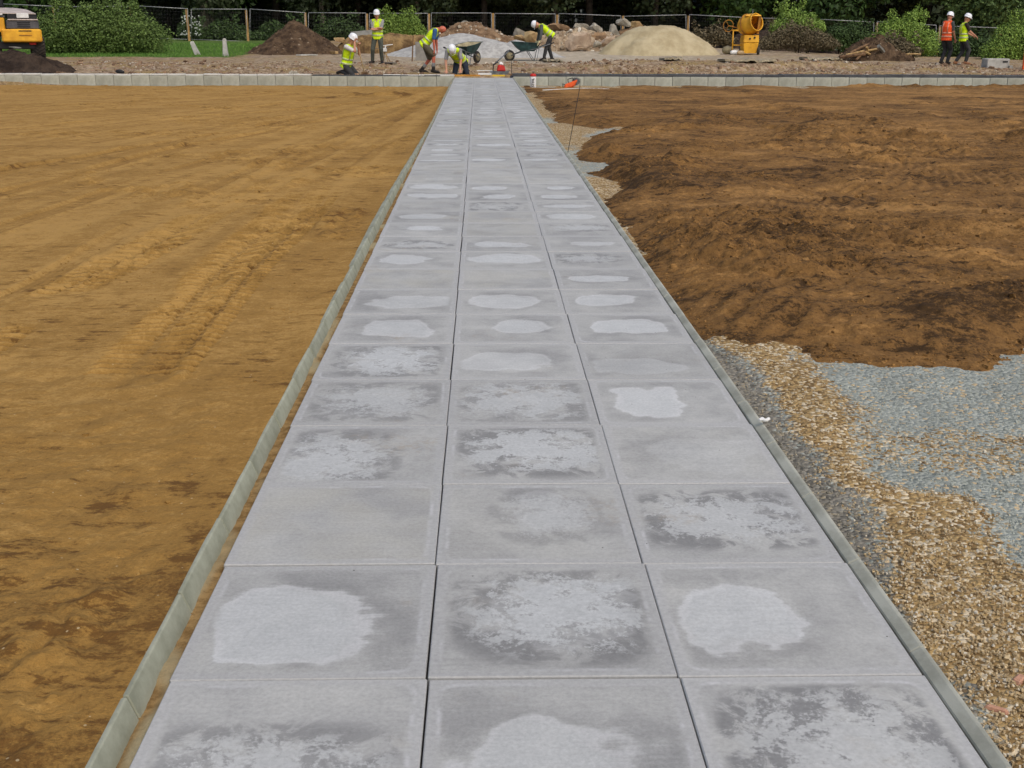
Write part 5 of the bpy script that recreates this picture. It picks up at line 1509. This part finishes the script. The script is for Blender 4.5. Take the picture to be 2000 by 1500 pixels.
# yellow vehicle at the left edge, seen from behind
a = at(45, 116); Yv = a.y; mx = MX(Yv); mz = MZ(Yv)
x0v = pt(45, 116, Yv).x
t = thing('construction_vehicle', 'yellow and grey construction vehicle on big tyres, seen from behind at the left edge', 'construction vehicle', Vector((x0v, Yv, a.z)), .37)
P = lambda px, py, dy=0.0: Vector(((px - 45) * mx, dy, (116 - py) * mz))
def vbox(name, x0, x1, y0, y1, d0, d1, mat_, parent=None, bev=.02, inset=0):
    m = MB(); m.hexa([P(x0, y1, d0), P(x1, y1, d0), P(x1, y1, d1), P(x0, y1, d1)], [P(x0 + inset, y0, d0 + inset * mx), P(x1 - inset, y0, d0 + inset * mx), P(x1 - inset, y0, d1), P(x0 + inset, y0, d1)])
    return m.build(name, mat_, parent or t, False, bev)
vbox('counterweight', 12, 84, 57, 82, -.25, .7, m_yellow, None, .05)
hd_ = vbox('engine_hood', 22, 81, 40, 56.7, -.20, 1.4, m_hood, None, .03, .5)
for k, y in enumerate((43.5, 47.5, 51.5)): vbox('vent', 42, 65, y, y + 1.8, -.212, -.17, m_black, hd_, 0)
for k, y in enumerate((59.5, 68)): vbox('vent', 43, 66, y, y + 2.0, -.262, -.2, m_yellow_d if k else m_black, None, 0)
vbox('trim_bar', 26, 80, 37.6, 40.2, -.24, 1.35, m_hoodtop, None, .01)
up_ = vbox('rear_panel', 25, 79, 27.5, 37.4, -.14, 1.3, m_black, None, .02, 1.0)
vbox('number_plate', 42.5, 64, 26.5, 35.5, -.185, -.142, m_white, up_, .005)
m = MB(); m.loft([[P(8, 27.4, -.10), P(77, 28.4, -.16), P(77, 26.8, -.16), P(8, 25.6, -.10)], [P(10, 18, 1.1), P(62, 20, 1.0), P(62, 18.4, 1.0), P(10, 16, 1.1)], [P(8, 16, 2.0), P(38, 16, 2.0), P(38, 14.6, 2.0), P(8, 14.6, 2.0)]])
m.build('hood_top', m_hoodtop, t)
vbox('side_box', -30, 20, 35, 63, -.1, 1.8, m_yellow, None, .03)
vbox('side_ledge', -30, 18, 27.5, 30.5, -.14, 1.6, m_white, None, .01)
vbox('side_hood', -30, 21.8, 30.7, 34.8, -.08, 1.5, m_hood, None, .01)
vbox('latch', 7.5, 10.5, 44, 51, -.13, -.09, m_black, None, .004)
vbox('chassis', 2, 70, 82.5, 96, .0, 2.6, m_black, None, .03)
vbox('rear_lamp', 60, 72, 83, 87.5, -.06, -.002, m_red, None, .01)
cab = vbox('cab', -60, 22, -28, 14.4, 1.9, 3.2, m_black, None, .05, 2)
vbox('cab_window', -52, 16, -20, 8, 1.86, 1.905, mat('cab_glass', lin(58, 74, 84), lin(44, 58, 66), 1.0, .15, .6), cab, .01)
vbox('grab_rail', 12, 13.2, 3, 16, 1.7, 1.76, m_steel, None, 0)
for px, dy in ((75, .5), (-4, .5), (75, 2.4), (-4, 2.4)):
    c = P(px, 94, dy); R = 21 * mz; wd = .26
    m = MB(); m.lathe([(R * .55, -wd), (R * .85, -wd), (R * .97, -wd * .8), (R, -wd * .4), (R, wd * .4), (R * .97, wd * .8), (R * .85, wd), (R * .55, wd)], c, (1, 0, 0), 32, False)
    wo = m.build('wheel', m_rubber, t, False)
    m = MB()
    for k in range(22):
        an = k * 2 * PI / 22
        for sx in (-1, 1):
            cc = c + Vector((sx * wd * .45, math.cos(an + sx * .07) * R * 1.0, math.sin(an + sx * .07) * R * 1.0))
            M = Matrix.Translation(cc) @ Matrix.Rotation(an + sx * .07, 4, 'X') @ Matrix.Rotation(sx * .5, 4, 'Y')
            m.box(-wd * .5, wd * .5, -.02, .03, -.028, .028, M)
    tag(m.build('tread', m_rubber, wo), kind='stuff')
    m = MB(); m.lathe([(.06, -wd * .5), (R * .5, -wd * .55), (R * .56, -wd * .98), (R * .56, wd * .98), (R * .5, wd * .55), (.06, wd * .5)], c, (1, 0, 0), 20); m.build('rim', m_yellow_d, wo, False)
plank('grey board lying on the dark spoil heap by the vehicle wheel', 20, 114, 38, 120, .25, .04, m_board, 'board', .45, None, 'board')

# white bollards
def bollard(label, bx, by, tx, ty, w0, w1):
    c = at(bx, by); Yb = c.y
    top = pt(tx, ty, Yb)
    m = MB(); d = top - c; L_ = d.length
    r0, r1 = w0 * MX(Yb) / 2, w1 * MX(Yb) / 2
    m.loft([[(x * r, y * r, z) for x, y in ((-1, -1), (1, -1), (1, 1), (-1, 1))] for r, z in ((r0, -.15), (r0, 0), (r1, L_ - .06), (r1 * .75, L_))])
    o = m.build('bollard', m_conc, None, False, .012, c)
    q = Vector((0, 0, 1)).rotation_difference(d.normalized()); o.rotation_mode = 'QUATERNION'; o.rotation_quaternion = q
    tag(o, label, 'bollard', 'white concrete bollards on the grass')
bollard('white concrete bollard knocked over to lean left', 386, 107, 374, 81, 9.5, 7)
bollard('white concrete bollard standing upright by the brown earth cone', 441, 110, 438, 75, 10, 6.5)

# grey boards behind the men
a = at(706, 92)
m = MB(); m.hexa([(-.55, -.02, -.1), (.52, 0, -.1), (.52, .04, -.1), (-.55, .02, -.1)], [(-.55, .28, .52), (.52, .30, .62), (.52, .34, .62), (-.55, .32, .52)])
tag(m.build('board', m_board, None, False, .008, Vector((pt(706, 84, 58).x, 58, pt(706, 84, 58).z))), 'weathered grey board leaning above the clay bank left of the folded arms', 'board')
a = at(820, 119); s_ = MX(a.y)
m = MB(); m.box(-14 * s_, 9 * s_, -.05, .05, 0, 39 * MZ(a.y))
sl = tag(m.build('flagstone', mat('grey_panel', lin(142, 138, 130), lin(116, 112, 106), 2.0), None, False, .01, a + Vector((.1, .25, -.03)), (-.10, 0, .05)), 'grey concrete flagstone standing on edge behind the stooping man', 'flagstone')
m = MB(); m.tube([(0, 0, 0), (.06, .1, .95)], .025, 6)
tag(m.build('prop', m_dkwood, None, False, 0, at(805, 120)), 'thin timber prop standing left of the grey flagstone', 'prop')

# levelling tool standing beside the man with folded arms
a = at(765, 121); Ya = a.y; mx = MX(Ya); mz = MZ(Ya)
t = thing('levelling_stand', 'small stand with a pale instrument and cross bars beside the folded arms man', 'instrument', a)
P = lambda px, py, dy=0.0: Vector(((px - 765) * mx, dy, (121 - py) * mz))
for q in (P(758, 121, -.1), P(761, 121, .25), P(749, 119, .1)):
    m = MB(); m.tube([P(752, 100), q], .016, 6); m.build('leg', m_wood, t, True)
m = MB(); m.box(*(P(746, 0).x, P(756, 0).x, -.09, .09, P(0, 101).z, P(0, 94).z)); m.build('instrument', m_white, t, False, .015)
m = MB(); m.tube([P(741, 90), P(768, 86.5)], .018, 6); m.build('cross_bar', m_white, t, True)
m = MB(); m.tube([P(731, 95), P(760, 92)], .012, 6); m.build('cross_bar', m_steel, t, True)
m = MB(); m.tube([P(753, 94), P(754, 88)], .03, 6); m.build('neck', m_white, t)
plank('flat black plate on the ground at the feet of the folded arms man', 748, 127, 769, 126, .35, .03, m_black, 'plate', .03, None, 'plate')

# tool handle of the kneeling man
c = Vector((pt(712, 144, 38.05).x, 38.05, .05)); tp = pt(701.5, 100, 38.02)
m = MB(); m.tube([(0, 0, 0), tp - c], .014, 7)
h_ = thing('hammer', 'long wooden handled mallet leaned on by the kneeling man', 'hammer', c)
m.build('handle', m_wood, h_, True)
m = MB(); m.box(-.10, .10, -.045, .045, -.02, .07); m.build('head', m_dkwood, h_, False, .01)

# plate compactor with its handle slanting up to the right
c = Vector((pt(976, 147, 38.6).x, 38.6, gnd(pt(976, 147, 38.6).x, 38.6))); Yc = 38.6; mx = MX(Yc); mz = MZ(Yc)
t = thing('plate_compactor', 'red plate compactor with raised handle at the end of the path', 'compactor', c)
P = lambda px, py, dy=0.0: Vector(((px - 976) * mx, dy, (147 - py) * mz))
m = MB(); m.loft([[(-.26, -.22, .02), (.22, -.22, .02), (.30, -.22, .10), (.30, -.22, .12), (-.30, -.22, .12), (-.32, -.22, .10)], [(-.26, .22, .02), (.22, .22, .02), (.30, .22, .10), (.30, .22, .12), (-.30, .22, .12), (-.32, .22, .10)]]); m.build('base_plate', m_steel, t)
m = MB(); m.hexa([(-.10, -.15, .12), (.20, -.15, .12), (.20, .15, .12), (-.10, .15, .12)], [(-.06, -.12, .32), (.15, -.12, .30), (.15, .12, .30), (-.06, .12, .32)]); m.build('motor', m_red, t, False, .03)
m = MB(); m.hexa([(-.03, -.09, .321), (.13, -.09, .311), (.13, .09, .311), (-.03, .09, .321)], [(-.01, -.06, .42), (.10, -.06, .40), (.10, .06, .40), (-.01, .06, .42)]); m.build('tank', m_white, t, False, .03)
m = MB(); m.tube([(-.22, -.14, .12), (-.20, -.14, .34), (-.05, -.14, .40)], .014, 6); m.tube([(-.22, .14, .12), (-.20, .14, .34), (-.05, .14, .40)], .014, 6); m.build('guard', m_black, t, True)
for sy in (-.12, .12):
    m = MB(); m.tube([(-.22, sy, .30), P(996, 98, .3 + sy)], .018, 6); m.build('handle', m_steel, t, True)
m = MB(); m.tube([P(996, 98, .16), P(996, 98, .44)], .02, 6); m.build('hand_bar', m_black, t, True)

# timber screed and levels lying across the end of the path
def lay(name, label, cat, px0, px1, Y, z, w, h, mat_, rot=0.0, group=None):
    a_, b_ = pt(px0, 150, Y), pt(px1, 150, Y)
    m = MB(); L_ = (b_.x - a_.x) / 2; m.box(-L_, L_, -w / 2, w / 2, 0, h)
    return tag(m.build(name, mat_, None, False, .004, Vector(((a_.x + b_.x) / 2, Y, z)), (0, 0, rot)), label, cat, group)
m_amber = mat('amber_timber', lin(206, 150, 66), lin(176, 120, 46), 6.0, .7)
lay('timber_board', 'orange timber board lying across the left half of the path end', 'board', 884, 938, 37.35, .004, .10, .06, m_amber, -.010)
lay('timber_board', 'pale timber strip lying across the right half of the path end', 'board', 940, 997, 37.42, .004, .07, .05, m_wood, -.010)
lay('spirit_level', 'yellow spirit level lying near the red compactor', 'spirit level', 962, 986, 37.30, .004, .05, .06, mat('level_yellow', lin(232, 196, 60), lin(214, 178, 50)), .02)
lay('timber_strip', 'white marked straight edge lying behind the boards', 'straight edge', 934, 960, 37.75, .035, .06, .07, m_white, .0)
lay('timber_strip', 'thin pale lath on the bank left of the compactor', 'lath', 932, 962, 38.6, .13, .05, .03, m_white, .05)
c = pt(998, 152, 36.6); m = MB(); m.capsule((0, 0, .03), .035, (.05, .02, .04), .03); tag(m.build('rag', m_trous_n, None, True, 0, Vector((c.x, 36.6, .0))), 'dark blue rag at the right corner of the path end', 'rag')
c = pt(233, 143.5, 37.3); m = MB(); m.ball((0, 0, .07), (.13, .08, .07), 8); m.ball((.10, 0, .05), (.08, .06, .05), 8)
tag(remeshed(m, 'rag', m_black, None, .02, 2), 'small dark bundle lying on the left wall', 'bundle'); bpy.data.objects[[o.name for o in bpy.data.objects if o.get('label') == 'small dark bundle lying on the left wall'][0]].location = (c.x, 37.3, .07)
c = pt(577, 144, 37.6); rock('stone', 'grey lump of stone lying behind the left wall', 'stone', 564, 584, 138, 146, mr_grey, 44, None, 0, 0, .6, 37.7)

# water bottle of the disc cutter
Yb = 36.0; c = pt(1041, 172, Yb); mx = MX(Yb); mz = MZ(Yb)
t = thing('water_bottle', 'tall white pressurised water bottle with red top in front of the wall', 'bottle', Vector((c.x, Yb, c.z - .02)))
rb = 6.2 * mx
m = MB(); m.lathe([(rb * .98, -.08), (rb, -.07), (rb, .012), (rb * .96, .02)], (0, 0, 0), (0, 0, 1), 20); m.build('base', m_orange, t, True)  # orange ring added in place of sunlit sand showing under the bottle
m = MB(); m.lathe([(rb * .95, .02), (rb * .97, .04), (rb * .97, .34), (rb * .90, .365)], (0, 0, 0), (0, 0, 1), 24); bd_ = m.build('body', m_white, t, True)
m = MB(); m.lathe([(rb * .98, .365), (rb * 1.0, .38), (rb * .96, .42), (rb * .5, .45), (rb * .25, .455)], (0, 0, 0), (0, 0, 1), 20); m.build('cap', m_red, t, True)
m = MB(); m.tube([(0, 0, .455), (0, 0, .50)], .012, 6); m.tube([(-.05, 0, .50), (.05, 0, .50)], .010, 6); m.build('pump', m_black, t)
cu = bpy.data.curves.new('lettering', 'FONT'); cu.body = 'STIHL'; cu.size = .105; cu.extrude = .002; cu.align_x = 'CENTER'; cu.align_y = 'CENTER'; cu.offset = .002
to = bpy.data.objects.new('tmp', cu); COL.objects.link(to)
me = bpy.data.meshes.new_from_object(to.evaluated_get(bpy.context.evaluated_depsgraph_get()))
bpy.data.objects.remove(to, do_unlink=True); bpy.data.curves.remove(cu)
link('lettering', me, m_black, bd_, (.0, -rb * 1.0, .19), (PI / 2, -PI / 2, 0))

# disc cutter leaning by the wall
Yb = 35.7; c = pt(1117, 173, Yb)
t = thing('disc_cutter', 'orange disc cutter with round blade guard lying before the wall', 'disc cutter', Vector((c.x, Yb, c.z)))
m = MB(); m.hexa([(-.24, -.12, .0), (.06, -.12, .05), (.06, .10, .05), (-.24, .10, .0)], [(-.23, -.10, .12), (.17, -.10, .27), (.17, .08, .27), (-.23, .08, .12)]); m.build('body', m_orange, t, False, .03)
m = MB(); m.lathe([(.02, -.004), (.115, -.003), (.115, .003), (.02, .004)], (.13, .14, .20), (.1, 1, 0), 24); m.build('disc', m_steel, t)
m = MB(); m.loft([[Vector((.13, .14, .20)) + Vector((math.cos(k * PI / 12) * r_k, dy, math.sin(k * PI / 12) * r_k)) for r_k, dy in ((.125, -.03), (.135, -.03), (.135, .03), (.125, .03))] for k in range(-1, 12)]); m.build('blade_guard', m_steel, t)
m = MB(); m.tube([(-.10, .11, .12), (-.12, .12, .27), (.02, .12, .31), (.08, .11, .22)], .014, 6); m.build('front_handle', m_black, t, True)
m = MB(); m.tube([(-.18, 0, .10), (-.28, 0, .14), (-.27, 0, .02), (-.2, 0, .02)], .018, 6); m.build('rear_handle', m_black, t, True)
m = MB(); m.tube([(.24, .02, .0), (.25, .05, .28)], .008, 5)
tag(m.build('steel_pin', m_black, None, True, 0, Vector((c.x, Yb, c.z))), 'short steel pin standing just right of the orange disc cutter', 'pin')
m = MB(); m.tube([plane(1060, 176, -.22), plane(1100, 174, -.235), plane(1140, 172.5, -.235), plane(1190, 174, -.235)], .012, 5)
tag(m.build('hose', m_white, None, True), 'pale hose trailing on the soil past the disc cutter', 'hose')

# steel pins
def pin(label, bx, by, tx, ty, z, r):
    b_ = plane(bx, by, z); tp_ = pt(tx, ty, b_.y)
    m = MB(); m.tube([b_ - Vector((0, 0, .1)), tp_], r, 6)
    tag(m.build('steel_pin', m_black, None, True), label, 'pin')
pin('long thin steel pin leaning over the right kerb halfway along the path', 1106, 300, 1133, 168, -.02, .004)
c = pt(999, 147, 37.9); m = MB(); m.tube([(0, 0, -.05), (.0, 0, .42)], .008, 6)
tag(m.build('steel_pin', m_black, None, True, 0, Vector((c.x, 37.9, .04))), 'upright steel pin behind the right corner of the path end', 'pin')

# right edge: concrete block, orange barrier
c = at(1949, 134); Yb = c.y; mx = MX(Yb); mz = MZ(Yb)
t = thing('concrete_block', 'white concrete block lying before the bush at the right edge', 'concrete block', c, -.06)
m = MB(); m.box(-22 * mx, 22 * mx, 0, .6, -.05, 19.5 * mz); bl_ = m.build('block', m_conc, t, False, .02)
m = MB(); m.box(8 * mx, 18 * mx, -.012, .02, 12 * mz, 15 * mz); m.build('recess_shade', m_black, bl_)  # black plate standing in for the shade inside a recess
m = MB(); m.box(20 * mx, 27 * mx, -.12, .25, -.03, 6 * mz); m.build('foot', m_conc, t, False, .01)
c = at(1999, 136); m = MB()
for k in range(6): m.tube([(0, 0, .15 + .13 * k), (.9, .1, .15 + .13 * k)], .016, 5)
for k in range(7): m.tube([(.15 * k, .016 * k, .05), (.15 * k, .016 * k, .85)], .016, 5)
b_t = thing('barrier', 'orange plastic barrier cut off by the right edge', 'barrier', c)
m.build('panel', m_orange, b_t)
m = MB(); m.box(-.05, .02, -.04, .04, -.05, .95); m.build('post', m_orange, b_t, False, .01)

# timber debris around the heap of roots
DEB = [(1672, 117, 1700, 90, .05, m_dkwood, 'brown pole slanting up onto the heap of roots'), (1652, 108, 1712, 96, .06, m_wood, 'long pale pole lying against the left of the roots'),
       (1693, 92, 1697, 112, .05, m_wood, 'short pale post upright at the left of the roots'), (1688, 101, 1716, 116, .05, m_wood, 'pale lath sloping down to the right before the roots'),
       (1640, 112, 1690, 106, .07, m_dkwood, 'weathered brown beam on the ground left of the roots'), (1716, 90, 1730, 107, .08, m_board, 'grey plank leaning on the face of the roots'),
       (1770, 106, 1798, 106, .04, m_wood, 'thin pale batten at the right end of the roots'), (1660, 104, 1706, 82, .06, m_dkwood, 'dark branch rising to the top of the roots')]
RH = at(1728, 119)
for k, (x0, y0, x1, y1, r, m_, label) in enumerate(DEB):
    Yd = RH.y - .12 + .08 * (k % 4)
    a_, b_ = pt(x0, y0, Yd), pt(x1, y1, Yd + .1 + max(0, 108 - min(y0, y1)) * .018)
    m = MB(); m.tube([Vector((0, 0, 0)), (b_ - a_) * .5 + Vector((0, 0, .02)), b_ - a_], [r, r * .95, r * .8], 6)
    tag(m.build('timber', m_, None, False, 0, a_), label, 'timber', 'broken timber round the heap of roots')

shrub('brush', 'tangle of dry twigs spilling over the heap of roots', 'brush', 1690, 1800, 70, 112, ml_brush, RH.y + 1.0, 23, 5000, .05, .5, 6, None, 'twigs', 6)
# ================================================================== SMALL THINGS NEAR THE CAMERA
p = plane(1493, 822, .03)
m = MB()
for k in range(5): m.ball((.008 * k - .016, .005 * math.sin(k * 2.1), .005 + .003 * math.sin(k * 1.7)), (.009, .008, .007), 8)
o = remeshed(m, 'crumpled_paper', m_white, None, .003, 1); o.location = (p.x, p.y, .03)
tag(o, 'scrap of crumpled white paper on the right kerb', 'paper')
p = plane(1945, 1392, -.04); rr = random.Random(4)
m = MB(); m.hexa([(-.030, -.008, 0), (.026, -.011, 0), (.032, .006, 0), (-.022, .009, 0)], [(-.022, -.006, .012), (.020, -.006, .015), (.020, .005, .013), (-.020, .006, .010)])
tag(m.build('brick_fragment', mat('brick_red', lin(190, 146, 120), lin(160, 116, 94), 20.0), None, False, .003, Vector((p.x, p.y, -.035)), (.1, .1, -.5)), 'pink brick fragment lying on the gravel at the lower right', 'brick fragment')
p = plane(1988, 1335, -.04)
m = MB(); m.hexa([(-.020, -.012, 0), (.020, -.012, 0), (.020, .012, 0), (-.020, .012, 0)], [(-.015, -.009, .016), (.016, -.008, .018), (.014, .009, .014), (-.015, .008, .016)])
tag(m.build('brick_fragment', _MC['brick_red'], None, False, .003, Vector((p.x, p.y, -.035)), (.2, -.1, .7)), 'smaller orange brick chip on the gravel at the right edge', 'brick fragment')
